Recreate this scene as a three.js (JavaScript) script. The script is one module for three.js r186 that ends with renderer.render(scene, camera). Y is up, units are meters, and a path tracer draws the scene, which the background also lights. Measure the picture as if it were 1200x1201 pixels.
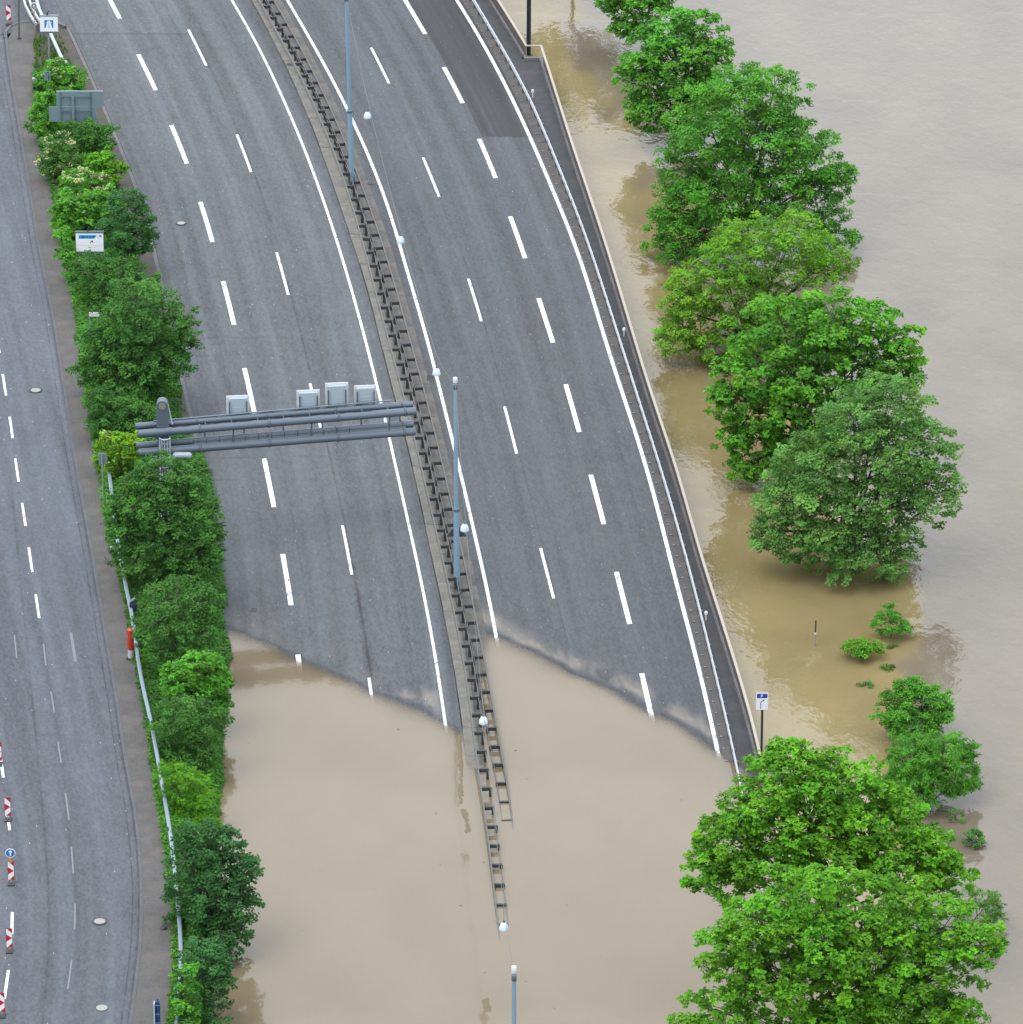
import * as THREE from 'three';
import { mergeGeometries } from 'three/addons/utils/BufferGeometryUtils.js';

// ---------------------------------------------------------------- camera, sky, sun, exposure
const F = 8300, PITCH = 26 * Math.PI / 180, EYE = 180.1;      // focal length in photo pixels (1200 x 1201)
const SP = Math.sin(PITCH), CP = Math.cos(PITCH);
const scene = new THREE.Scene();
const camera = new THREE.PerspectiveCamera(2 * Math.atan(600.5 / F) * 180 / Math.PI, 1023 / 1024, 5, 4000);
camera.position.set(0, EYE, 0);
camera.lookAt(0, EYE - SP * 100, -CP * 100);

const renderer = new THREE.WebGLRenderer({ antialias: true });
renderer.toneMapping = THREE.LinearToneMapping;
renderer.toneMappingExposure = 2.1;          // exposed for the dull light: dark asphalt reads mid-grey, paint reads white
renderer.shadowMap.enabled = true;

{ // even overcast sky, brighter overhead than at the horizon
  const w = 64, h = 32, d = new Float32Array(w * h * 4);
  for (let j = 0; j < h; j++) for (let i = 0; i < w; i++) {
    const el = Math.max(0, Math.sin((j + 0.5) / h * Math.PI - Math.PI / 2));
    const b = 1.12 + 0.36 * el;
    const k = (j * w + i) * 4;
    d[k] = b * 0.92; d[k + 1] = b * 0.995; d[k + 2] = b * 1.1; d[k + 3] = 1;
  }
  const sky = new THREE.DataTexture(d, w, h, THREE.RGBAFormat, THREE.FloatType);
  sky.mapping = THREE.EquirectangularReflectionMapping; sky.magFilter = THREE.LinearFilter; sky.needsUpdate = true;
  scene.background = sky; scene.environment = sky;
}
const sun = new THREE.DirectionalLight(new THREE.Color(1, 0.97, 0.92), 1.3);
sun.position.set(-50, 190, -330); sun.target.position.set(20, 0, -385);
sun.castShadow = true; sun.shadow.radius = 62; sun.shadow.mapSize.set(2048, 2048);
Object.assign(sun.shadow.camera, { left: -120, right: 120, top: 140, bottom: -140, near: 1, far: 500 });
scene.add(sun, sun.target);

// ---------------------------------------------------------------- helpers
function rng(seed) { let a = seed >>> 0; return () => { a = (a + 0x6D2B79F5) | 0; let t = Math.imul(a ^ (a >>> 15), 1 | a); t = (t + Math.imul(t ^ (t >>> 7), 61 | t)) ^ t; return ((t ^ (t >>> 14)) >>> 0) / 4294967296; }; }
function hash2(x, y) { let h = Math.imul(x | 0, 374761393) + Math.imul(y | 0, 668265263) | 0; h = Math.imul(h ^ (h >>> 13), 1274126177); return ((h ^ (h >>> 16)) >>> 0) / 4294967296; }
function vnoise(x, y) { const i = Math.floor(x), j = Math.floor(y); let a = x - i, b = y - j; a = a * a * (3 - 2 * a); b = b * b * (3 - 2 * b);
  const p = hash2(i, j), q = hash2(i + 1, j), r = hash2(i, j + 1), s = hash2(i + 1, j + 1); return (p + (q - p) * a) * (1 - b) + (r + (s - r) * a) * b; }
function fbm(x, y, o = 4) { let s = 0, a = 0.5, n = 0; for (let k = 0; k < o; k++) { s += a * vnoise(x, y); n += a; a *= 0.5; x = x * 2.03 + 17.1; y = y * 2.03 + 5.3; } return s / n; }
const sm = (a, b, x) => { const t = Math.min(1, Math.max(0, (x - a) / (b - a))); return t * t * (3 - 2 * t); };
const lerp = (a, b, t) => a + (b - a) * t;

function ray(u, v) { const x = (u - 600) / F, t = (v - 600.5) / F; return [x, -SP - t * CP, -CP + t * SP]; }
function at(u, v, y = 0) { const d = ray(u, v), k = (y - EYE) / d[1]; return new THREE.Vector3(d[0] * k, y, d[2] * k); }       // where the pixel's ray meets the level y
function atZ(u, v, z) { const d = ray(u, v), k = z / d[2]; return new THREE.Vector3(d[0] * k, EYE + d[1] * k, z); }                // where it meets the upright plane at z
function project(p) { const y = p.y - EYE, dep = -y * SP - p.z * CP, up = y * CP - p.z * SP; return [600 + F * p.x / dep, 600.5 - F * up / dep]; }
const pxm = z => F / Math.hypot(EYE * 0.98, z);                      // pixels per metre about there

const names = new Map();
function numbered(n) { const k = names.get(n) || 0; names.set(n, k + 1); return k ? `${n}_${String(k).padStart(3, '0')}` : n; }
function tag(o, label, category, group, kind) { o.userData.label = label; if (category) o.userData.category = category; if (group) o.userData.group = group; if (kind) o.userData.kind = kind; return o; }
function sh(m) { m.castShadow = true; m.receiveShadow = true; return m; }
function mesh(name, geo, mat, parent) { const m = sh(new THREE.Mesh(geo, mat)); m.name = parent ? name : numbered(name); (parent || scene).add(m); return m; }
function group(name, pos) { const g = new THREE.Group(); g.name = numbered(name); if (pos) g.position.copy(pos); scene.add(g); return g; }

class MB { // collects quads and tubes
  constructor() { this.p = []; this.i = []; this.uv = []; }
  v(x, y, z, a = 0, b = 0) { this.p.push(x, y, z); this.uv.push(a, b); return this.p.length / 3 - 1; }
  geo(flat = false) { let g = new THREE.BufferGeometry(); g.setAttribute('position', new THREE.Float32BufferAttribute(this.p, 3)); g.setAttribute('uv', new THREE.Float32BufferAttribute(this.uv, 2)); g.setIndex(this.i); if (flat) g = g.toNonIndexed(); g.computeVertexNormals(); return g; }
}
// sweep a profile [[right, up], ...] along points; rings share nothing so that edges stay crisp
function sweep(pts, prof, closed = true, uvScale = 1) {
  const n = pts.length, m = prof.length, R = [], L = [0];
  for (let k = 0; k < n; k++) {
    const a = pts[Math.max(0, k - 1)], b = pts[Math.min(n - 1, k + 1)];
    const dx = b.x - a.x, dz = b.z - a.z, l = Math.hypot(dx, dz) || 1, rx = -dz / l, rz = dx / l;   // right of the direction of travel
    if (k) L.push(L[k - 1] + pts[k].distanceTo(pts[k - 1]));
    R.push(prof.map(([s, y]) => [pts[k].x + rx * s, pts[k].y + y, pts[k].z + rz * s]));
  }
  const g = new MB(), per = [0]; for (let j = 0; j < m; j++) { const q = prof[(j + 1) % m]; per.push(per[j] + Math.hypot(q[0] - prof[j][0], q[1] - prof[j][1])); }
  const mm = closed ? m : m - 1;
  for (let k = 0; k + 1 < n; k++) for (let j = 0; j < mm; j++) {
    const A = R[k][j], B = R[k][(j + 1) % m], C = R[k + 1][(j + 1) % m], D = R[k + 1][j];
    const a = g.v(...A, per[j] * uvScale, L[k] * uvScale), b = g.v(...B, per[j + 1] * uvScale, L[k] * uvScale), c = g.v(...C, per[j + 1] * uvScale, L[k + 1] * uvScale), d = g.v(...D, per[j] * uvScale, L[k + 1] * uvScale);
    g.i.push(a, b, c, a, c, d);
  }
  if (closed) for (const k of [0, n - 1]) { const id = R[k].map(q => g.v(...q)); for (let j = 1; j + 1 < m; j++) k ? g.i.push(id[0], id[j], id[j + 1]) : g.i.push(id[0], id[j + 1], id[j]); }
  return g.geo();
}
function tube(pts, r0, r1 = r0, seg = 8, cap = true) { // tapered tube through points
  const n = pts.length, g = new MB(); let ref = new THREE.Vector3(0.31, 0.17, 0.93);
  for (let k = 0; k < n; k++) {
    const d = new THREE.Vector3().subVectors(pts[Math.min(n - 1, k + 1)], pts[Math.max(0, k - 1)]).normalize();
    const s = new THREE.Vector3().crossVectors(d, ref).normalize(), t = new THREE.Vector3().crossVectors(d, s), r = lerp(r0, r1, k / Math.max(1, n - 1));
    for (let j = 0; j < seg; j++) { const a = j / seg * Math.PI * 2, c = Math.cos(a) * r, e = Math.sin(a) * r; g.v(pts[k].x + s.x * c + t.x * e, pts[k].y + s.y * c + t.y * e, pts[k].z + s.z * c + t.z * e, j / seg, k); }
  }
  for (let k = 0; k + 1 < n; k++) for (let j = 0; j < seg; j++) { const a = k * seg + j, b = k * seg + (j + 1) % seg; g.i.push(a, b, b + seg, a, b + seg, a + seg); }
  if (cap) for (const k of [0, n - 1]) { const c = g.v(pts[k].x, pts[k].y, pts[k].z); for (let j = 0; j < seg; j++) { const a = k * seg + j, b = k * seg + (j + 1) % seg; k ? g.i.push(a, b, c) : g.i.push(b, a, c); } }
  return g.geo();
}
function box(w, h, d, x = 0, y = 0, z = 0) { const g = new THREE.BoxGeometry(w, h, d); g.translate(x, y, z); return g; }
const V = (x, y, z) => new THREE.Vector3(x, y, z);

// ---------------------------------------------------------------- lines of the place, read off the photograph as (u, v)
function smooth(list, sig = 58) { // a hand-read line, evened out
  const f = line(list), a = list[0][1], b = list.at(-1)[1], out = [];
  for (let v = a; v <= b + 0.1; v += (b - a) / Math.round((b - a) / 14)) { let s = 0, n = 0; for (let k = -8; k <= 8; k++) { const w = Math.exp(-k * k / 12); s += w * f(v + k * sig / 3.5); n += w; } out.push([s / n, v]); }
  return line(out);
}
function line(list) { // smooth u(v), straight beyond its ends
  const P = list.map(a => a.slice()).sort((a, b) => a[1] - b[1]);
  return v => {
    const n = P.length;
    const slope = i => i <= 0 ? (P[1][0] - P[0][0]) / (P[1][1] - P[0][1]) : i >= n - 1 ? (P[n - 1][0] - P[n - 2][0]) / (P[n - 1][1] - P[n - 2][1]) : (P[i + 1][0] - P[i - 1][0]) / (P[i + 1][1] - P[i - 1][1]);
    if (v <= P[0][1]) return P[0][0] + slope(0) * (v - P[0][1]);
    if (v >= P[n - 1][1]) return P[n - 1][0] + slope(n - 1) * (v - P[n - 1][1]);
    let i = 0; while (P[i + 1][1] < v) i++;
    const h = P[i + 1][1] - P[i][1], t = (v - P[i][1]) / h, a = t * t, b = a * t;
    return (2 * b - 3 * a + 1) * P[i][0] + (b - 2 * a + t) * h * slope(i) + (3 * a - 2 * b) * P[i + 1][0] + (b - a) * h * slope(i + 1);
  };
}
const LCk = smooth([[61, 0], [80, 37], [102, 85], [126, 143], [150, 200], [170, 252], [184, 320], [199, 390], [212, 450], [221, 487], [234, 540], [243, 590], [252, 675], [260, 740], [262, 820], [262, 900], [260, 1000], [257, 1100], [252, 1200]]);
const LCs = smooth([[272, 0], [300, 46], [332, 115], [360, 180], [382, 242], [401, 300], [417, 355], [432, 412], [445, 462], [457, 515], [472, 582], [497, 695], [510, 765], [522, 845], [533, 930], [548, 1060], [560, 1200]]);
const C0 = smooth([[294, 0], [325, 55], [354, 120], [382, 190], [397, 240], [420, 302], [435, 355], [447, 407], [460, 460], [475, 512], [495, 600], [507, 662], [520, 717], [530, 770], [541, 845], [550, 930], [564, 1060], [576, 1200]]);
const BL = smooth([[305, 0], [325, 37], [350, 77], [367, 115], [387, 162], [405, 207], [417, 250], [431, 298], [442, 347], [452, 380], [462, 417], [475, 465], [490, 525], [512, 620], [525, 675], [535, 725], [544, 765], [550, 807], [555, 850], [561, 900], [572, 967], [580, 1040], [586, 1095], [597, 1200]]);
const BR = smooth([[321, 0], [336, 25], [352, 51], [365, 79], [386, 121], [404, 162], [420, 207], [435, 244], [454, 301], [472, 367], [486, 417], [496, 452], [505, 487], [514, 522], [522, 560], [532, 600], [544, 656], [551, 690], [561, 742], [569, 775], [576, 817], [584, 862], [592, 900], [597, 930], [602, 970], [612, 1060], [624, 1200]]);
const RCs = smooth([[337, 0], [365, 47], [387, 87], [407, 125], [425, 165], [440, 200], [455, 237], [471, 296], [486, 347], [500, 392], [512, 440], [525, 495], [537, 540], [550, 597], [562, 650], [572, 692], [582, 745], [598, 840], [612, 940], [628, 1060], [644, 1200]]);
const RCr = smooth([[536, 0], [560, 37], [598, 109], [622, 160], [647, 220], [680, 299], [700, 367], [725, 447], [750, 520], [772, 598], [792, 680], [817, 772], [841, 877], [853, 935], [876, 1060], [898, 1200]]);
const GR = smooth([[557, 0], [600, 72], [625, 115], [640, 155], [660, 205], [677, 245], [696, 298], [717, 365], [735, 420], [755, 485], [772, 535], [791, 600], [807, 657], [826, 732], [845, 810], [865, 897], [874, 945], [898, 1060], [922, 1200]]);
const HRa = line([[583, -2], [600, 25], [617, 53], [630, 76]]);
const HRb = smooth([[634, 52], [650, 100], [662, 142], [677, 187], [692, 230], [715, 299], [732, 357], [747, 407], [762, 457], [777, 500], [795, 552], [807, 598], [825, 662], [847, 727], [865, 787], [880, 834], [894, 897], [906, 950], [930, 1060], [958, 1200]]);
const K1 = smooth([[6, 45], [9, 75], [20, 140], [32, 212], [46, 297], [60, 365], [72, 440], [82, 507], [97, 594], [110, 667], [122, 740], [135, 817], [147, 898], [157, 950], [163, 1007], [165, 1050], [164, 1100], [160, 1137], [152, 1200], [128, 1320]], 26);
const SW = smooth([[42, 37], [42, 125], [50, 180], [65, 237], [74, 300], [82, 332], [92, 387], [100, 450], [109, 506], [120, 575], [130, 640], [142, 680], [150, 722], [161, 787], [175, 860], [179, 900], [190, 962], [198, 1020], [205, 1080], [206, 1125], [201, 1185], [196, 1215], [174, 1320]], 26);

// height above the flood of a line that goes under at row vw
const sink = (v, vw) => v < vw ? 0.0022 * (vw - v) : -0.0033 * (v - vw);
const STREET = 1.75;
const LCdash = smooth([[129, 0], [163, 64], [202, 147], [236, 237], [262, 330], [287, 432], [310, 538], [332, 650], [350, 769], [362, 900], [370, 1200]]);
const LCthin = smooth([[203, 0], [222, 35], [279, 158], [325, 296], [364, 451], [402, 616], [433, 795], [446, 900], [465, 1200]]);
const RCthin = smooth([[406, 0], [436, 56], [497, 185], [550, 327], [592, 477], [634, 643], [672, 790], [700, 920], [748, 1200]]);
const RCdash = smooth([[475, 0], [522, 79], [563, 163], [599, 254], [632, 350], [664, 451], [693, 557], [723, 671], [753, 790], [785, 940], [832, 1200]]);
const outer = v => (v < 69 ? HRa(v) : HRb(v)) - 3;
const nodes = v => [
  [-420, STREET - 0.1], [K1(v), STREET], [K1(v) + 3, STREET + 0.12], [SW(v), STREET + 0.12],
  [LCk(v), sink(v, 735) + 0.1], [LCk(v) + 5, sink(v, 735)], [LCdash(v), sink(v, 772)], [LCthin(v), sink(v, 812)], [LCs(v), sink(v, 847)], [C0(v), sink(v, 858)],
  [C0(v) + 2, sink(v, 858) + 0.12], [BL(v) + 4, sink(v, 858) + 0.12], [BR(v), sink(v, 755)], [BR(v) + 9, sink(v, 742)], [RCs(v), sink(v, 746)], [RCthin(v), sink(v, 791)], [RCdash(v), sink(v, 833)], [RCr(v), sink(v, 878)], [RCr(v) + 5, sink(v, 884)], [outer(v), sink(v, 925)], [outer(v) + 400, sink(v, 925)]];
function H(u, v) { const n = nodes(v); for (let i = 1; i < n.length; i++) if (u <= n[i][0] || i === n.length - 1) { const w = n[i][0] - n[i - 1][0]; return w <= 0 ? n[i][1] : lerp(n[i - 1][1], n[i][1], Math.min(1, Math.max(0, (u - n[i - 1][0]) / w))); } }
const onGround = (u, v, lift = 0) => at(u, v, H(u, v)).add(V(0, lift, 0));
function groundUnder(x, z, y0 = 0.3) { let y = y0; for (let k = 0; k < 4; k++) { const [u, v] = project(V(x, y, z)); y = H(u, v); } return y; }
// foot of an upright whose top shows at (u, v), height hh above the ground
function underTop(u, v, hh) { let y = H(u, v), p; for (let k = 0; k < 4; k++) { p = at(u, v, y + hh); const [a, b] = project(V(p.x, y, p.z)); y = H(a, b); } return V(p.x, y, p.z); }

// ---------------------------------------------------------------- textures
function dataTex(w, h, fn, srgb = true, repeat = true) {
  const d = new Uint8Array(w * h * 4), o = [0, 0, 0];
  for (let j = 0; j < h; j++) for (let i = 0; i < w; i++) { fn(i, j, o); const k = (j * w + i) * 4; for (let c = 0; c < 3; c++) d[k + c] = Math.max(0, Math.min(255, o[c] * 255)); d[k + 3] = 255; }
  const t = new THREE.DataTexture(d, w, h); t.magFilter = THREE.LinearFilter; t.minFilter = THREE.LinearMipmapLinearFilter; t.generateMipmaps = true;
  if (srgb) t.colorSpace = THREE.SRGBColorSpace; if (repeat) t.wrapS = t.wrapT = THREE.RepeatWrapping; t.needsUpdate = true; return t;
}
const toS = l => l <= 0.0031308 ? l * 12.92 : 1.055 * Math.pow(l, 1 / 2.4) - 0.055;
// tileable noise
function tnoise(x, y, p) { const i = Math.floor(x), j = Math.floor(y); let a = x - i, b = y - j; a = a * a * (3 - 2 * a); b = b * b * (3 - 2 * b); const m = (q) => ((q % p) + p) % p;
  const P = hash2(m(i), m(j)), Q = hash2(m(i + 1), m(j)), R = hash2(m(i), m(j + 1)), S = hash2(m(i + 1), m(j + 1)); return (P + (Q - P) * a) * (1 - b) + (R + (S - R) * a) * b; }
function tfbm(x, y, p, o = 4) { let s = 0, a = 0.5, n = 0; for (let k = 0; k < o; k++) { s += a * tnoise(x, y, p); n += a; a *= 0.5; x *= 2; y *= 2; p *= 2; } return s / n; }
function speckle(lin, amp, tint = 0.03, cells = 64) { return dataTex(512, 512, (i, j, o) => { const x = i / 512, y = j / 512; const n = 0.55 * (tfbm(x * cells, y * cells, cells, 3) - 0.5) + 0.5 * (tfbm(x * 6, y * 6, 6, 4) - 0.5) + 0.35 * (hash2(i, j + 777) - 0.5), t = tint * (tfbm(x * 5 + 3, y * 5, 5, 2) - 0.5); for (let c = 0; c < 3; c++) o[c] = toS(Math.max(0.004, lin[c] * (1 + amp * 2 * n + (c === 0 ? t : c === 2 ? -t : 0)))); }); }

// ---------------------------------------------------------------- materials
const KX = 0.5;
const std = (r, g, b, rough = 0.7, metal = 0, extra = {}) => new THREE.MeshStandardMaterial({ color: new THREE.Color().setRGB(r * KX, g * KX, b * KX), roughness: rough, metalness: metal, ...extra });
const M = {
  steel: std(0.36, 0.39, 0.41, 0.55, 0.35), steelDark: std(0.055, 0.057, 0.06, 0.7, 0.3), steelWorn: std(0.17, 0.165, 0.15, 0.65, 0.3),
  railWhite: std(0.5, 0.525, 0.55, 0.5, 0.2), pole: std(0.26, 0.4, 0.52, 0.45, 0.1), poleDark: std(0.012, 0.017, 0.03, 0.4),
  gantry: std(0.11, 0.145, 0.185, 0.5, 0.15), gantryLight: std(0.15, 0.2, 0.25, 0.5, 0.1), pale: std(0.5, 0.6, 0.66, 0.5), white: std(0.82, 0.83, 0.83, 0.55), paleBox: std(0.42, 0.5, 0.56, 0.5),
  signBack: std(0.21, 0.3, 0.335, 0.55, 0.2), signFrame: std(0.12, 0.18, 0.21, 0.55, 0.2), cream: std(0.46, 0.39, 0.32, 0.6), panel: std(0.09, 0.075, 0.06, 0.8), red: std(0.62, 0.035, 0.015, 0.5), black: std(0.012, 0.012, 0.014, 0.6), navy: std(0.012, 0.022, 0.045, 0.5),
  blue: std(0.02, 0.08, 0.26, 0.5), orange: std(0.6, 0.24, 0.03, 0.6), lampGlass: std(0.68, 0.78, 0.86, 0.25), cable: std(0.16, 0.17, 0.18, 0.6), bark: std(0.075, 0.06, 0.045, 0.95), wet: std(0.13, 0.145, 0.17, 0.3),
};
const concTex = speckle([0.098, 0.091, 0.078], 0.5, 0.06); const gravTex = speckle([0.07, 0.064, 0.056], 0.85, 0.1, 96); const paveTex = speckle([0.055, 0.049, 0.045], 0.55, 0.08, 90); const dirtTex = speckle([0.036, 0.03, 0.024], 0.5, 0.2, 80);
const stripTex = speckle([0.02, 0.02, 0.021], 0.9, 0.12, 70); const kerbTex = speckle([0.075, 0.073, 0.074], 0.5, 0.04); const shoulderTex = speckle([0.046, 0.042, 0.039], 0.6, 0.1, 80);
const tm = (t, s, rough = 0.9) => { const c = t.clone(); c.repeat.set(1 / s, 1 / s); c.needsUpdate = true; return new THREE.MeshStandardMaterial({ map: c, roughness: rough }); };
Object.assign(M, { concrete: tm(concTex, 2.3), gravel: tm(gravTex, 3.1), pavement: tm(paveTex, 3.7), dirt: tm(dirtTex, 4.1), strip: tm(stripTex, 2.9, 0.75), kerb: tm(kerbTex, 2.1), kerbDark: tm(kerbTex, 1.9), shoulder: tm(shoulderTex, 2.7) });
const paintTex = dataTex(256, 256, (i, j, o) => { const x = i / 256, y = j / 256; const n = tfbm(x * 24, y * 24, 24, 3), w = tfbm(x * 5, y * 5, 5, 3); const l = 0.45 - 0.09 * sm(0.45, 0.7, w) - 0.36 * sm(0.6, 0.74, n) * sm(0.4, 0.62, w); o[0] = toS(l); o[1] = toS(l * 0.995); o[2] = toS(l * 0.98); });
M.kerbDark.color.setRGB(0.72, 0.72, 0.78); M.paint = tm(paintTex, 1.7, 0.6); M.paintWorn = new THREE.MeshStandardMaterial({ color: new THREE.Color().setRGB(0.1, 0.1, 0.107), roughness: 0.8 });

// ---------------------------------------------------------------- ground, roads, pavements
mesh('ground', (() => { const g = new THREE.PlaneGeometry(6000, 6000); g.rotateX(-Math.PI / 2); g.translate(0, -3.2, -400); return g; })(), M.dirt);
tag(scene.children.at(-1), 'bare earth under the flooded river valley', 'ground', null, 'structure');

const VTOP = -260, VBOT = 1480;
// a strip of surface between two lines; columns at the given lines, subdivided
function loft(lines, v0, v1, step, uvFn, extra = 0) {
  const g = new MB(), rows = [], n = Math.max(1, Math.round((v1 - v0) / step));
  for (let k = 0; k <= n; k++) { const v = lerp(v0, v1, k / n), us = lines(v), r = []; for (const u of us) { const p = onGround(u, v, extra); const q = uvFn ? uvFn(u, v, p) : [p.x, p.z]; r.push(g.v(p.x, p.y, p.z, q[0], q[1])); } rows.push(r); }
  for (let k = 0; k < n; k++) for (let j = 0; j + 1 < rows[k].length; j++) { const a = rows[k][j], b = rows[k][j + 1], c = rows[k + 1][j + 1], d = rows[k + 1][j]; g.i.push(a, d, c, a, c, b); }
  return g.geo();
}
// road coordinates: metres across from the left edge, metres along
class Road {
  constructor(left, W) { this.left = left; this.W = W; this.vs = []; this.s = []; this.x = []; let prev; for (let v = VTOP; v <= VBOT; v += 5) { const p = onGround(left(v), v); this.vs.push(v); this.x.push(p.x); this.s.push(prev ? this.s.at(-1) + p.distanceTo(prev) : 0); prev = p; } this.L = this.s.at(-1); }
  uv(u, v, p = onGround(u, v)) { const f = Math.max(0, Math.min(this.vs.length - 1.001, (v - VTOP) / 5)), i = Math.floor(f), t = f - i; return [(p.x - lerp(this.x[i], this.x[i + 1], t)) / this.W, lerp(this.s[i], this.s[i + 1], t) / this.L]; }
  vAt(s) { let a = 0, b = this.s.length - 1; while (b - a > 1) { const m = (a + b) >> 1; this.s[m] <= s ? a = m : b = m; } return this.vs[a] + 5 * (s - this.s[a]) / (this.s[a + 1] - this.s[a]); }
}
// asphalt: base tone, aggregate grain, tyre-worn streaks along the lanes, seams, patches, flood silt with sky sheen painted into its band
function asphalt(road, lin, marks, lanes) {
  const w = 1024, h = 2048, { W, L } = road, vrow = [], xl = [];
  for (let j = 0; j < h; j++) { vrow.push(road.vAt((j + 0.5) / h * L)); }
  const seams = marks.seams || [], pol = marks.patches || [];
  return dataTex(w, h, (i, j, o) => {
    const x = (i + 0.5) / w * W, s = (j + 0.5) / h * L, v = vrow[j];
    let g = 1, warm = 0;
    g += 0.27 * (hash2(i >> 2, j + 31) - 0.5) + 0.34 * (vnoise(x * 9, s * 4.4) - 0.5) + 0.22 * (fbm(x * 0.9, s * 0.45, 3) - 0.5);
    g += 0.62 * (fbm(x * 1.7 + 40, s * 0.035 + 9, 3) - 0.5) + 0.16 * (vnoise(x * 4.2, s * 0.06) - 0.5) + 0.42 * (fbm(x * 0.11 + 3, s * 0.035 + 2, 3) - 0.5);
    for (const [c, wd, a] of lanes) { const d = (x - c) / wd; g += a * Math.exp(-d * d); }
    warm = 0.10 * (fbm(x * 0.8 + 7, s * 0.05, 3) - 0.5) + 0.05 * (vnoise(x * 6, s * 2) - 0.5);
    for (const [f, wd, a, s0, s1] of seams) if (s > s0 && s < s1) { const d = (x - f(s)) / wd; if (Math.abs(d) < 2.5) g += a * Math.exp(-d * d) * (0.6 + 0.8 * vnoise(s * 0.8, 3)); }
    for (const q of pol) g *= q(x, s, v, i, j);
    let siltSheen = 0;  // pale waterline band: silt plus painted sky reflection of the thin water film
    if (marks.wl) { const e = marks.wl(x, s) + 0.035 * (fbm(x * 0.55, s * 0.3, 3) - 0.5); g *= 1 - 0.36 * sm(0.013, 0.004, e + 0.012 * (fbm(x * 2.3, s * 1.1, 3) - 0.5)) - 0.1 * sm(0.12, 0.03, e) * sm(0.4, 0.6, fbm(x * 0.4, s * 0.1 + 5, 3)); const n = fbm(x * 0.8 + 3, s * 0.22 + 1, 4); siltSheen = (marks.siltSheen ?? 0.55) * sm(0.085, 0.03, e) * sm(0.012, 0.03, e) * sm(0.4, 0.62, n) * (marks.siltSheenAt ? marks.siltSheenAt(x, s) : 1); }
    for (let c = 0; c < 3; c++) { const b = lin[c] * Math.max(0.15, g) * (1 + (c === 0 ? warm : c === 2 ? -warm : 0)); o[c] = toS(lerp(b, [0.15, 0.13, 0.105][c] * (0.85 + 0.3 * vnoise(x * 5, s * 2.5)), siltSheen)); }
    if (marks.specks && hash2(i * 3 + 1, j * 7 + 5) > 0.99975) { o[0] = o[1] = o[2] = 0.8; }
  });
}
function heightTable(road) { // height above the flood over road coordinates
  const nx = 40, ns = 220, t = new Float32Array(nx * ns);
  for (let b = 0; b < ns; b++) { const v = road.vAt(b / (ns - 1) * road.L * 0.9995), p0 = onGround(road.left(v), v); for (let a = 0; a < nx; a++) { let y = 0, u = 0; const X = p0.x + a / (nx - 1) * road.W; for (let k = 0; k < 2; k++) { const q = project(V(X, y || p0.y, p0.z)); u = q[0]; y = H(u, v); } t[b * nx + a] = y; } }
  return (x, s) => { const fx = Math.min(nx - 1.01, Math.max(0, x / road.W * (nx - 1))), fs = Math.min(ns - 1.01, Math.max(0, s / road.L * (ns - 1))), i = fx | 0, j = fs | 0, a = fx - i, b = fs - j; return lerp(lerp(t[j * nx + i], t[j * nx + i + 1], a), lerp(t[(j + 1) * nx + i], t[(j + 1) * nx + i + 1], a), b); };
}
const span = (a, b, n) => Array.from({ length: n + 1 }, (_, k) => lerp(a, b, k / n));
function acrossOf(road, fn) { return s => { const v = road.vAt(s); return road.uv(fn(v), v)[0] * road.W; }; }
function tabulated(fn, L) { const t = new Float32Array(400); for (let k = 0; k < 400; k++) t[k] = fn(k / 399 * L * 0.999); return s => { const f = Math.min(398.99, Math.max(0, s / L * 399)), i = f | 0; return lerp(t[i], t[i + 1], f - i); }; }

const LCe = v => LCk(v) + 5, RCe = v => BR(v) + 9;
const lc = new Road(LCe, 17), rc = new Road(RCe, 14), st = new Road(v => K1(v) - 340, 24);
const S = (road, u, v) => road.uv(u, v)[1] * road.L, X = (road, u, v) => road.uv(u, v)[0] * road.W;

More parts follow.
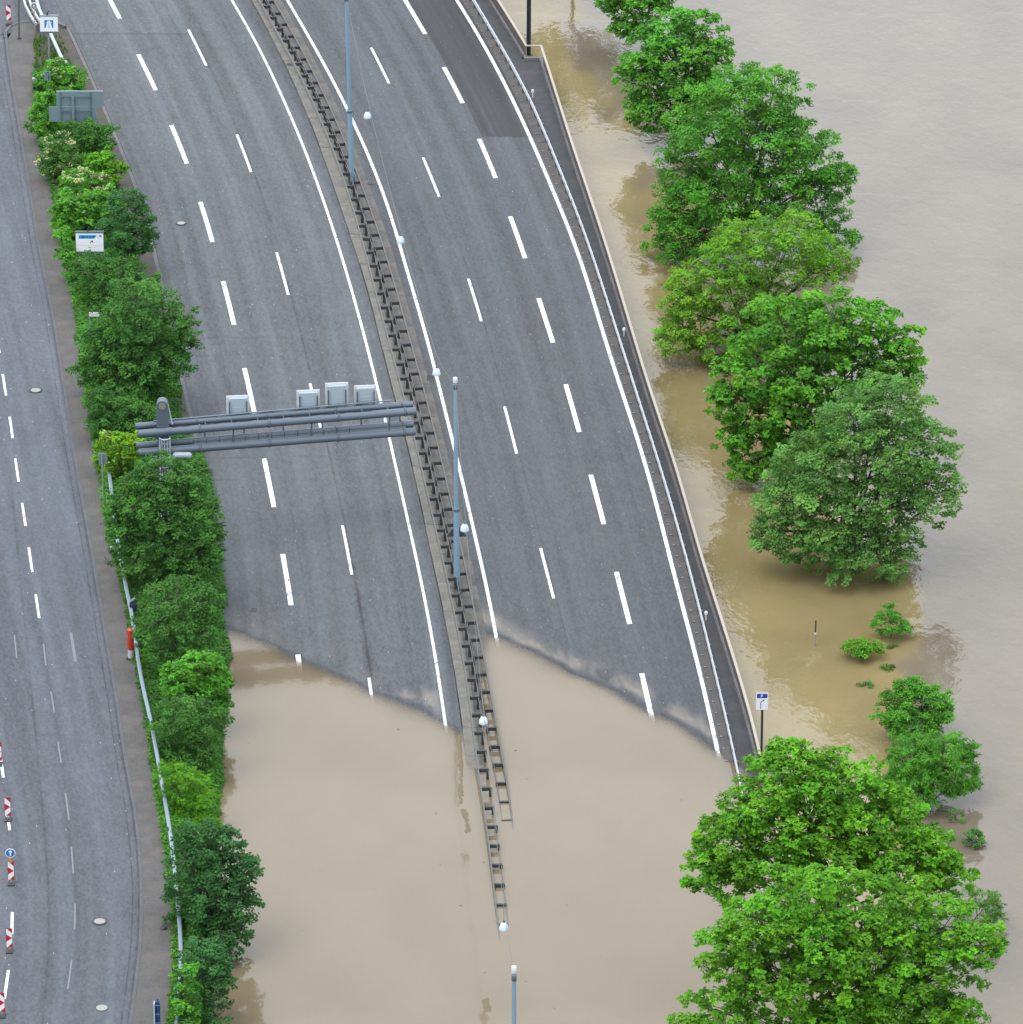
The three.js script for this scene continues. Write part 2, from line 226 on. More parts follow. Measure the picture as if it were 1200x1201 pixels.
{ // left carriageway
  const t1 = tabulated(acrossOf(lc, v => LCthin(v) + 3), lc.L), t2 = tabulated(acrossOf(lc, v => LCdash(v) + 12), lc.L), t0 = tabulated(acrossOf(lc, LCs), lc.L);
  const sj = S(lc, 150, 40), s160 = S(lc, 260, 395);
  const tex = asphalt(lc, [0.0495, 0.053, 0.0575], { wl: heightTable(lc), siltSheen: 0.6, siltSheenAt: (x) => 0.15 + 0.85 * sm(8.5, 10.5, x), specks: true,
    seams: [[t1, 0.09, -0.3, S(lc, 230, 60), S(lc, 300, 260)], [t1, 0.07, -0.35, S(lc, 300, 330), S(lc, 430, 800)], [t1, 0.3, -0.22, S(lc, 400, 660), S(lc, 430, 800)], [s => t2(s) + 0.35, 0.06, -0.16, S(lc, 320, 560), S(lc, 340, 745)], [s => t0(s) + 0.75, 0.5, -0.18, 0, 400], [s => 0.3, 0.25, -0.2, 0, 400]],
    patches: [(x, s) => (s < sj && x < t1(s) - 0.2 ? 1.1 : 1) * (1 - 0.4 * Math.exp(-(((s - sj + 0.1 * vnoise(x, 1)) / 0.12) ** 2)) * (x < t1(s) ? 1 : 0)),
      (x, s) => { let k = 1; for (const q of [0, 2.2, 9, 12.5, 16, 19]) { const d = (s - s160 - q - 0.6 * vnoise(x * 0.7, q)) / 0.16; if (Math.abs(d) < 3) k -= 0.16 * Math.exp(-d * d) * sm(0.35, 0.6, vnoise(x * 0.4 + q, 8)); } return k; },
      (x, s) => { const a = t1(s) + 0.3, k = S(lc, 380, 420); return x > a && x < a + 2.6 && s > k - 9 && s < k + 9 ? 1 - 0.08 * sm(0.3, 0.6, vnoise(x * 0.3, s * 1.6)) : 1; }] },
    [[1.2, 0.5, -0.1], [3.0, 0.5, -0.08], [4.9, 0.5, -0.1], [6.6, 0.5, -0.09], [8.4, 0.6, -0.13], [10.4, 0.5, -0.08]]);
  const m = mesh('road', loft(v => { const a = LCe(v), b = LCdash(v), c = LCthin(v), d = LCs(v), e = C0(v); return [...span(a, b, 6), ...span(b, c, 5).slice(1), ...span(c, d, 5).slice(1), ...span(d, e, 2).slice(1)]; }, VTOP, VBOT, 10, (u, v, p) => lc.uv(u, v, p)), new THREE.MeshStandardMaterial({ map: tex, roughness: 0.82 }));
  tag(m, 'grey asphalt carriageway under the sign gantry, running into the flood', 'road', null, 'structure'); lc.mesh = m;
}
{ // right carriageway, with a newer, darker patch in its outer lane
  const td = tabulated(acrossOf(rc, RCdash), rc.L), tn = tabulated(acrossOf(rc, RCthin), rc.L), ts = tabulated(acrossOf(rc, RCs), rc.L), tr = tabulated(acrossOf(rc, RCr), rc.L);
  const end = S(rc, 575, 160), hat = heightTable(rc);
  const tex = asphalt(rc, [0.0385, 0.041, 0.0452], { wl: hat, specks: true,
    seams: [[s => ts(s) - 0.3, 0.25, -0.2, 0, 400], [s => tn(s) + 0.15, 0.05, -0.28, S(rc, 560, 300), S(rc, 680, 790)], [s => td(s) + 0.12, 0.05, -0.12, end, 400], [s => ts(s) + 1.35, 0.22, -0.09, 0, 400]],
    patches: [(x, s) => s < end + 0.12 * vnoise(x * 3, 2) && x > td(s) + 0.22 && x < tr(s) + 0.3 ? 0.36 * (1 + 0.6 * sm(0.5, 0.75, fbm(x * 1.3 + 4, s * 0.03, 3)) - 0.35 * sm(0.55, 0.7, fbm(x * 2.2, s * 0.04 + 6, 2))) : 1] },
    [[1.6, 0.45, -0.14], [3.4, 0.45, -0.11], [5.2, 0.5, -0.12], [7.1, 0.5, -0.15], [9.0, 0.45, -0.1], [10.6, 0.4, -0.08]]);
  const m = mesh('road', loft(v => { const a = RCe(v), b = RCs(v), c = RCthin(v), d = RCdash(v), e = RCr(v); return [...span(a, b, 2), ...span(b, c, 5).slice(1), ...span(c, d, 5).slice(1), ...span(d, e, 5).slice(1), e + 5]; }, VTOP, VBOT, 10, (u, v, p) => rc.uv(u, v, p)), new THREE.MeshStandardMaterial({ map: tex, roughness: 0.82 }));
  tag(m, 'darker asphalt carriageway beside the river railing, running into the flood', 'road', null, 'structure'); rc.mesh = m;
}
{ // street on the dry side
  const S0 = S(st, 60, 862);
  const k1 = tabulated(acrossOf(st, v => K1(v)), st.L), ft = tabulated(acrossOf(st, line([[-60, 0], [5, 450], [46, 725], [70, 890], [86, 1020], [88, 1075], [80, 1160], [62, 1300]])), st.L);
  const t = line([[20, 640], [54, 1000], [57, 1100], [50, 1200]]), ts = tabulated(acrossOf(st, t), st.L);
  const tex = asphalt(st, [0.046, 0.049, 0.058], { specks: true, seams: [[s => k1(s) - 0.42, 0.035, -0.45, S(st, 0, 30), 400], [s => k1(s) - 0.1, 0.05, -0.25, S(st, 0, 30), 400], [ts, 0.06, -0.22, S(st, 0, 560), 400], [ft, 0.12, -0.06, 0, 400]],
    patches: [(x, s) => 1 - 0.22 * Math.exp(-(((s - S0) / 0.1) ** 2)) * sm(0.4, 0.6, vnoise(x * 0.5, 4)), (x, s, v) => 1 - 0.1 * sm(0.62, 0.85, fbm(x * 0.7, s * 0.3, 3))] },
    [[12.2, 0.5, -0.05], [10.2, 0.5, -0.06], [15.4, 0.4, -0.05]]);
  const jn = v => v < 40 ? LCk(v) + 5.4 : K1(v);
  const m = mesh('street', loft(v => [...span(K1(v) - 340, K1(v) - 40, 10), ...span(K1(v) - 40, jn(v), 4).slice(1)], VTOP, VBOT, 5, (u, v, p) => st.uv(u, v, p)), new THREE.MeshStandardMaterial({ map: tex, roughness: 0.85 }));
  tag(m, 'dry grey street curving beside the pavement', 'street', null, 'structure'); st.mesh = m;
}
// pavement, verge, median and river-side strip
tag(mesh('pavement', loft(v => span(K1(v) + 3 + 16 * sm(44, 28, v), SW(v), 3), 28, VBOT, 9, null, 0.02), M.pavement), 'brown-grey tarmac pavement between street kerb and planted verge', 'pavement', null, 'structure');
tag(mesh('verge', loft(v => span(SW(v), LCk(v), 4), 28, VBOT, 9, null, 0.02), M.dirt), 'dark soil of the planted verge between pavement and carriageway', 'verge', null, 'structure');
tag(mesh('median', loft(v => span(C0(v) + 2, BR(v) + 9, 6), VTOP, VBOT, 9, null, -0.01), M.gravel), 'stony brown strip between the two carriageways', 'median', null, 'structure');
tag(mesh('footway', loft(v => [...span(RCr(v) + 5, GR(v) + 2, 2), ...span(GR(v) + 2, outer(v) + 2, 3).slice(1)], 69, VBOT, 9), M.strip), 'dark service strip between roadside barrier and river railing', 'footway', null, 'structure');
tag(mesh('footway', loft(v => [...span(RCr(v) + 5, GR(v) + 2, 2), ...span(GR(v) + 2, HRa(v) - 1, 3).slice(1)], VTOP, 69, 9), M.strip), 'upper dark service strip behind the lamp post at the railing bay', 'footway', null, 'structure');
tag(mesh('shoulder', loft(v => [RCr(v) + 5.5, GR(v) - 4], VTOP, VBOT, 9, null, 0.02), M.shoulder), 'brown concrete shoulder between white edge line and roadside barrier', 'shoulder', null, 'structure');

const path = (f, v0, v1, step = 10, lift = 0) => { const n = Math.max(1, Math.round((v1 - v0) / step)); return span(v0, v1, n).map(v => onGround(f(v), v, lift)).reverse(); };   // from near to far
tag(mesh('kerb', sweep(path(v => K1(v) + 1.4, 38, VBOT, 9, -0.12), [[-0.09, -0.1], [-0.09, 0.2], [-0.06, 0.225], [0.08, 0.225], [0.08, -0.1]], true, 0.5), M.kerbDark), 'grey kerb along the dry street', 'kerb', null, 'structure');
tag(mesh('kerb', sweep(path(v => LCk(v) + 2.4, 33, VBOT, 9, -0.12), [[-0.13, -0.1], [-0.13, 0.2], [0.08, 0.2], [0.13, 0.1], [0.13, -0.1]], true, 0.5), M.kerb), 'pale kerb along the gantry carriageway', 'kerb', null, 'structure');
{ // rounded head of the pavement at the junction
  const pts = [[6, 45], [7, 38], [12, 32], [22, 28], [36, 26.5], [52, 26], [66, 27], [77, 32]].map(([u, v]) => at(u, v, STREET + 0.02)).reverse();
  tag(mesh('kerb', sweep(pts, [[-0.09, -0.1], [-0.09, 0.12], [0.08, 0.12], [0.08, -0.1]], true, 0.5), M.kerb), 'rounded kerb at the head of the pavement island', 'kerb', null, 'structure');
}
{ // concrete edge of the median: cast lengths with open joints
  const g = group('median_kerb'); g.userData.kind = 'structure'; tag(g, 'broad weathered concrete edging along the central barrier', 'kerb', null, 'structure');
  const R = rng(5); let k = 0;
  for (let v = -200; v < 1330; v += 34, k++) {
    const a = v, b = Math.min(v + 33.6, 1340), n = span(a, b, 4), L = n.map(q => onGround(C0(q) + 1 + (R() - 0.5) * 0.0, q)), w = n.map(q => onGround(BL(q) + 3, q));
    const off = (R() - 0.5) * 0.05, up = (R() - 0.5) * 0.02, m = new MB();
    for (let i = 0; i < n.length; i++) { const y = H(C0(n[i]) + 3, n[i]) + 0.02 + up, l = L[i], r = w[i]; const P = [[l.x + off, y - 0.4, l.z], [l.x + off, y - 0.02, l.z], [l.x + off + 0.03, y, l.z], [r.x, y + 0.01, r.z], [r.x, y - 0.4, r.z]]; P.forEach((p, q) => m.v(p[0], p[1], p[2], p[0] + q * 0.01, p[2] + p[1])); }
    for (let i = 0; i + 1 < n.length; i++) for (let q = 0; q < 4; q++) { const s = i * 5 + q; m.i.push(s, s + 5, s + 6, s, s + 6, s + 1); }
    m.i.push(0, 1, 2, 0, 2, 3, 0, 3, 4); const e = (n.length - 1) * 5; m.i.push(e, e + 2, e + 1, e, e + 3, e + 2, e, e + 4, e + 3);
    mesh('concrete_slab', m.geo(true), M.concrete, g);
  }
}

// ---------------------------------------------------------------- painted markings (each dash its own sheet on the road)
function stripe(name, pts, w, mat, parent, lift = 0.012) { // pts as pixels; sheet of width w metres
  const P = pts.map(([u, v]) => onGround(u, v, lift)), m = new MB(); let L = 0;
  P.forEach((p, k) => { const a = P[Math.max(0, k - 1)], b = P[Math.min(P.length - 1, k + 1)], dx = b.x - a.x, dz = b.z - a.z, l = Math.hypot(dx, dz), rx = -dz / l * w / 2, rz = dx / l * w / 2; if (k) L += p.distanceTo(P[k - 1]); const [u, v] = project(p); for (const s of [-1, 1]) { const q = V(p.x + rx * s, p.y, p.z + rz * s); q.y = groundUnder(q.x, q.z, p.y) + lift; m.v(q.x, q.y, q.z, q.x * 1, q.z); } });
  for (let k = 0; k + 1 < P.length; k++) m.i.push(2 * k, 2 * k + 1, 2 * k + 3, 2 * k, 2 * k + 3, 2 * k + 2);
  const g = m.geo(), nn = g.attributes.normal; if (nn.getY(0) < 0) { g.index.array.reverse(); g.computeVertexNormals(); }
  return mesh(name, g, mat, parent);
}
const along = (f, a, b, n = 4) => span(a, b, n).map(v => [f(v), v]);
const dashes = (f, list, w, parent, mat = M.paint) => { for (const [a, b] of list) stripe('lane_dash', along(f, a, b), w, mat, parent); };
dashes(v => LCdash(v), [[-78, -40], [-20, 22], [64, 106], [147, 192], [237, 284], [330, 381], [432, 485], [538, 595], [650, 710], [768, 828]], 0.28, lc.mesh);
dashes(v => LCthin(v), [[-70, -30], [35, 77], [158, 202], [296, 346], [450, 503], [616, 674], [795, 860]], 0.165, lc.mesh);
dashes(v => RCthin(v), [[-62, -22], [56, 98], [185, 231], [327, 377], [477, 532], [643, 702]], 0.165, rc.mesh);
dashes(v => RCdash(v), [[-76, -38], [0, 40], [79, 121], [163, 209], [254, 303], [350, 402], [451, 507], [557, 615], [671, 732], [790, 852]], 0.28, rc.mesh);
stripe('edge_line', along(LCs, VTOP, 900, 120), 0.16, M.paint, lc.mesh);
stripe('edge_line', along(RCs, VTOP, 800, 120), 0.19, M.paint, rc.mesh);
stripe('edge_line', along(RCr, VTOP, 940, 120), 0.22, M.paint, rc.mesh);
const sd = line([[-2, 405], [5, 450], [13, 500], [20, 552], [28, 603], [36, 657], [44, 711]]);
dashes(sd, [[392, 414], [439, 464], [489, 514], [538, 565], [590, 617], [642, 671], [697, 725]], 0.14, st.mesh);
const fd = line([[51, 755], [54, 781], [62, 824], [70, 883], [79, 946], [85, 1009], [88, 1075], [82, 1143], [72, 1200]]);
dashes(fd, [[755, 781], [811, 836], [870, 895], [930, 962], [993, 1025], [1060, 1090], [1126, 1160]], 0.09, st.mesh, M.paintWorn);
dashes(line([[83, 740], [89, 778]]), [[742, 776]], 0.16, st.mesh, M.paintWorn);
dashes(line([[17, 745], [20, 775]]), [[745, 772]], 0.08, st.mesh, M.paintWorn);
dashes(line([[0, 884], [4, 912]]), [[884, 912]], 0.16, st.mesh);
dashes(line([[9, 957], [11.5, 974]]), [[957, 974]], 0.15, st.mesh);
dashes(line([[14.5, 1070], [14, 1094]]), [[1070, 1096]], 0.15, st.mesh);
dashes(line([[10, 1138], [5.5, 1170]]), [[1138, 1172]], 0.15, st.mesh);

// ---------------------------------------------------------------- water
// suspended silt: opacity follows the depth of water over the road (Beer-Lambert)
const ripTex = dataTex(1024, 1024, (i, j, o) => { const x = i / 1024, y = j / 1024; const wx = 0.03 * tfbm(x * 4, y * 4, 4, 3), wy = 0.03 * tfbm(x * 4 + 9, y * 4, 4, 3); const n = 0.55 * tfbm((x + wx) * 10, (y + wy) * 22, 2, 4) + 0; const a = tfbm((x + wx) * 12, (y + wy) * 12, 12, 5), b = tfbm((x + wy) * 40, (y + wx) * 40, 40, 3); o[0] = o[1] = o[2] = 0.7 * a + 0.3 * b; }, false);
const rip = (s) => { const t = ripTex.clone(); t.repeat.set(1 / s, 1 / (s * 1.4)); t.needsUpdate = true; return t; };
const SILT = [0.114, 0.09, 0.056], CHANNEL = [0.094, 0.077, 0.056], SLACK_REFLECT = [0.138, 0.106, 0.05];   // silt colours: standing flood, main current, slack water by the bank with tree reflections painted in
const plumes = dataTex(512, 512, (i, j, o) => { const x = i / 512, y = j / 512, w = 0.1 * tfbm(x * 3, y * 3, 3, 3), n = tfbm((x + w) * 4, (y + w) * 4, 4, 5) - 0.5, g = hash2(i, j) - 0.5; for (let c = 0; c < 3; c++) o[c] = toS(0.8 * (1 + [0.2, 0.22, 0.3][c] * n + 0.05 * g)); });
plumes.repeat.set(1 / 17, 1 / 26);
M.flood = new THREE.MeshPhysicalMaterial({ map: plumes, color: new THREE.Color().setRGB(SILT[0] / 0.8, SILT[1] / 0.8, SILT[2] / 0.78), roughness: 0.06, ior: 1.33, bumpMap: rip(9), bumpScale: 0.004, vertexColors: true, transparent: true });
const riverMap = dataTex(1024, 1024, (i, j, o) => { const x = i / 1024, y = j / 1024; const w = 0.06 * tfbm(x * 3, y * 3, 3, 3), n = tfbm((x + w) * 6, (y + w) * 14, 2, 5), m = tfbm((x + w) * 9, (y + w * 2) * 9, 9, 5); const f = 1 + 0.34 * (m - 0.5) + 0.14 * (n - 0.5); for (let c = 0; c < 3; c++) o[c] = toS(0.78 * f); });
riverMap.repeat.set(1 / 34, 1 / 60);
M.river = new THREE.MeshPhysicalMaterial({ map: riverMap, vertexColors: true, roughness: 0.05, ior: 1.33, bumpMap: rip(11), bumpScale: 0.032 });
{
  const g = new MB(), col = [], rows = []; const cols = 74;
  for (let v = 690; v <= VBOT; v += v < 980 ? 4 : 12) {
    const r = [], a = at(LCk(v) - 12, v, 0), b = at(outer(v) + 2, v, 0);
    for (let k = 0; k <= cols; k++) {
      const x = lerp(a.x, b.x, k / cols), z = lerp(a.z, b.z, k / cols), y = groundUnder(x, z, -0.05);
      const d = -y + 0.03 * (fbm(x * 0.55, z * 0.3, 3) - 0.5);
      const al = d <= 0 ? 0 : 1 - Math.exp(-d / (0.010 + 0.022 * fbm(x * 0.5 + 30, z * 0.25, 3)));
      const id = g.v(x, 0, z, x, z); col.push(1, 1, 1, al); r.push([id, d]);
    }
    rows.push(r);
  }
  for (let j = 0; j + 1 < rows.length; j++) for (let k = 0; k < cols; k++) { const q = [rows[j][k], rows[j + 1][k], rows[j + 1][k + 1], rows[j][k + 1]]; if (q.some(e => e[1] > 0)) { g.i.push(q[0][0], q[1][0], q[2][0], q[0][0], q[2][0], q[3][0]); } }
  const geo = g.geo(); geo.setAttribute('color', new THREE.Float32BufferAttribute(col, 4));
  const m = mesh('flood_water', geo, M.flood); tag(m, 'still muddy beige floodwater standing over both carriageways', 'floodwater', null, 'structure');
  m.castShadow = false;
}
{ // the river itself, from the railing outwards; the current's edge against the slack brown water wanders and curls; at the far end the brown is painted tree reflection
  const g = new MB(), rows = [], col = [], edge = line([[640, -300], [690, 0], [770, 200], [850, 360], [930, 490], [1030, 620], [1072, 710], [1066, 800], [1072, 900], [1095, 960], [1060, 1040], [1040, 1200]]);
  for (let v = -520; v <= 1900; v += v < -100 || v > 1260 ? 40 : 8) {
    const e = v < 70 ? HRa(v) - 1 : outer(v) + 2, a = at(e, v, 0), r = [];
    for (let k = 0; k <= 70; k++) { const dx = k < 64 ? k * 0.45 : 28.8 + (k - 63) ** 2 * 8.2, x = a.x + dx, z = a.z; r.push(g.v(x, 0, z, x, z));
      const [u] = project(V(x, 0, z)), q = (u - edge(v)) / 20.2 + 9 * (fbm(x * 0.16, z * 0.07, 4) - 0.5) + 4 * (fbm(x * 0.5 + 9, z * 0.22, 3) - 0.5), f = sm(-1.2, 1.2, q); for (let c = 0; c < 3; c++) col.push(lerp(SLACK_REFLECT[c], CHANNEL[c], f) / 0.78); }
    rows.push(r);
  }
  for (let j = 0; j + 1 < rows.length; j++) for (let k = 0; k < 70; k++) { const a = rows[j][k], b = rows[j][k + 1], c = rows[j + 1][k + 1], d = rows[j + 1][k]; g.i.push(a, d, c, a, c, b); }
  const geo = g.geo(); geo.setAttribute('color', new THREE.Float32BufferAttribute(col, 3));
  tag(mesh('river', geo, M.river), 'wide swollen brown river flowing past the railing and trees', 'river', null, 'structure');
}

// ---------------------------------------------------------------- barriers
const Wbeam = (s, h, t = 0.31) => { const o = [[0, h - t], [0.06, h - t + 0.05], [0.06, h - t + 0.1], [0.01, h - t / 2], [0.06, h - 0.1], [0.06, h - 0.04], [0, h]]; return [...o.map(([a, b]) => [a * s, b]), ...o.reverse().map(([a, b]) => [(a - 0.02) * s, b])]; };
const postGeo = box(0.16, 0.9, 0.1, 0, 0.23, 0);
function even(pts, d) { const out = [pts[0].clone()]; let need = d; for (let k = 1; k < pts.length; k++) { let a = pts[k - 1].clone(), l = a.distanceTo(pts[k]); while (l >= need) { a = a.clone().lerp(pts[k], need / l); out.push(a); l -= need; need = d; } need -= l; } return out; }
// front beam whose top shows along f(v); side = -1 when its posts stand to the right of it
function barrier(name, label, f, v0, v1, side, gap, spacing, h, mats, strap = true, grp) {
  const g = group(name); tag(g, label, 'barrier', grp);
  const pts = span(v0, v1, Math.round((v1 - v0) / 8)).map(v => underTop(f(v), v, h)).reverse();
  mesh('beam', sweep(pts, Wbeam(side, h)), mats.beam, g);
  if (strap) mesh('rear_strap', sweep(pts, [[-side * gap, h - 0.12], [-side * (gap + 0.03), h - 0.12], [-side * (gap + 0.03), h - 0.05], [-side * gap, h - 0.05]]), mats.strap, g);
  const sp = even(pts, spacing), R = rng(spacing * 100 + h * 7 + v1);
  const arm = box(gap + 0.1, 0.19, 0.14, 0, h - 0.12, 0);
  sp.forEach((p, k) => {
    const a = sp[Math.max(0, k - 1)], b = sp[Math.min(sp.length - 1, k + 1)], dx = b.x - a.x, dz = b.z - a.z, l = Math.hypot(dx, dz), rx = -dz / l, rz = dx / l, o = -side * gap;
    const q = V(p.x + rx * o, 0, p.z + rz * o); q.y = groundUnder(q.x, q.z, p.y);
    const m = mesh('post', postGeo, mats.post, g); m.position.set(q.x, p.y - 0.02, q.z); m.rotation.set((R() - 0.5) * 0.09, Math.atan2(-rz, rx) + (R() - 0.5) * 0.12, (R() - 0.5) * 0.07, 'YXZ');
    const s = mesh('spacer_arm', arm, mats.arm, m); s.position.set(side * gap / 2, 0.02, 0);
  });
  return g;
}
barrier('crash_barrier', 'steel crash barrier of the central strip along its concrete edging', v => BL(v) - 0.5, -200, 1180, -1, 0.5, 2.0, 0.74, { beam: M.steelWorn, strap: M.steelWorn, post: M.steelDark, arm: M.steelDark });
barrier('crash_barrier', 'steel crash barrier of the central strip backing the outer carriageway', v => BR(v), -200, 1100, 1, 0.5, 2.0, 0.74, { beam: M.steelWorn, strap: M.steelWorn, post: M.steelDark, arm: M.steelDark });
{
  const b = barrier('crash_barrier', 'pale single-beam crash barrier beside the river railing', v => GR(v), -200, 1120, -1, 0.05, 1.33, 0.74, { beam: M.railWhite, strap: M.steel, post: M.steelWorn, arm: M.steelWorn }, false);
  const plate = box(0.13, 0.02, 0.12, 0, 0.03, 0);
  for (const p of b.children.filter(c => c.name === 'post')) { const m = mesh('foot_plate', plate, M.wet, p); m.position.set(-0.42, 0.02, 0); }
  for (const [u, v] of [[624, 108], [731, 388], [827, 721]]) { // little reflectors standing on the beam
    const p = underTop(u, v + 6, 0.74), r = mesh('reflector', mergeGeometries([new THREE.SphereGeometry(0.1, 10, 8).scale(1, 1.5, 0.5).translate(0, 0.42, 0), new THREE.CylinderGeometry(0.03, 0.03, 0.4, 8).translate(0, 0.18, 0)]), M.white, b);
    r.position.set(p.x + 0.05, p.y + 0.74, p.z);
  }
}
// railing above the river wall
{
  const wallProf = [[-0.12, -2.6], [-0.12, 0.16], [0.2, 0.16], [0.2, -2.6]];
  const hh = 1.0;
  const A = span(-200, 53, 26).map(v => underTop(HRa(v), v, hh)).reverse(), B = span(53, 1150, 110).map(v => underTop(HRb(v), v, hh)).reverse();
  const w = group('river_wall'); tag(w, 'low concrete wall along the river under the railing', 'wall');
  mesh('wall_section', sweep(A, wallProf, true, 0.4), M.kerb, w); mesh('wall_section', sweep(B, wallProf, true, 0.4), M.kerb, w);
  const j0 = A[0], j1 = B.at(-1);
  mesh('bay_wall', sweep([V(j1.x + 0.2, j1.y, j1.z + 0.02), V(j0.x - 0.12, j0.y, j0.z + 0.02)].map(p => p), [[-0.14, -2.6], [-0.14, 0.17], [0.16, 0.17], [0.16, -2.6]], true, 0.4), M.concrete, w);
  const r = group('river_railing'); tag(r, 'cream tubular railing with dark infill panels along the river', 'railing');
  const up = (p, y) => V(p.x + 0.03, p.y + y, p.z);
  mesh('handrail', sweep(A, [[-0.06, hh - 0.06], [-0.06, hh], [0.09, hh], [0.09, hh - 0.06]]), M.cream, r);
  mesh('handrail', sweep(B, [[-0.06, hh - 0.06], [-0.06, hh], [0.09, hh], [0.09, hh - 0.06]]), M.cream, r);
  mesh('handrail', sweep([V(j1.x + 0.09, j1.y, j1.z), V(j0.x - 0.06, j0.y, j0.z)], [[-0.07, hh - 0.062], [-0.07, hh - 0.002], [0.07, hh - 0.002], [0.07, hh - 0.062]]), M.cream, r);
  for (const L of [A, B]) {
    const sp = even(L, 2.2); const pg = box(0.05, hh - 0.2, 0.05, 0.02, (hh - 0.2) / 2 + 0.15, 0);
    sp.forEach((p, k) => { const m = mesh('post', pg, M.cream, r); m.position.set(p.x, p.y, p.z);
      if (k + 1 < sp.length) { const q = sp[k + 1]; mesh('infill_panel', sweep([p.clone().lerp(q, 0.02), p.clone().lerp(q, 0.98)], [[-0.01, 0.24], [-0.01, hh - 0.16], [0.015, hh - 0.16], [0.015, 0.24]]), M.panel, r); } });
  }
}
{ // pipe barrier along the pavement, leaning into the planting
  const f = line([[128, 553], [138, 632], [148, 688], [155, 722], [165, 790], [178, 850], [187, 900], [199, 972], [207, 1040], [212, 1110], [210.5, 1160], [206, 1205], [196, 1260]]);
  const g = group('pavement_barrier'); tag(g, 'grey-blue pavement barrier rail along the planted verge', 'barrier');
  const pts = span(553, 1250, 80).map(v => underTop(f(v), v, 0.85)).reverse();
  mesh('rail', sweep(pts, [[-0.1, 0.72], [-0.1, 0.82], [-0.06, 0.85], [0.06, 0.85], [0.1, 0.82], [0.1, 0.72]]), std(0.27, 0.34, 0.4, 0.5, 0.2), g);
  for (const p of even(pts, 2.0)) { const m = mesh('post', box(0.07, 1.0, 0.07, 0, 0.22, 0), M.steelWorn, g); m.position.copy(p); }
}

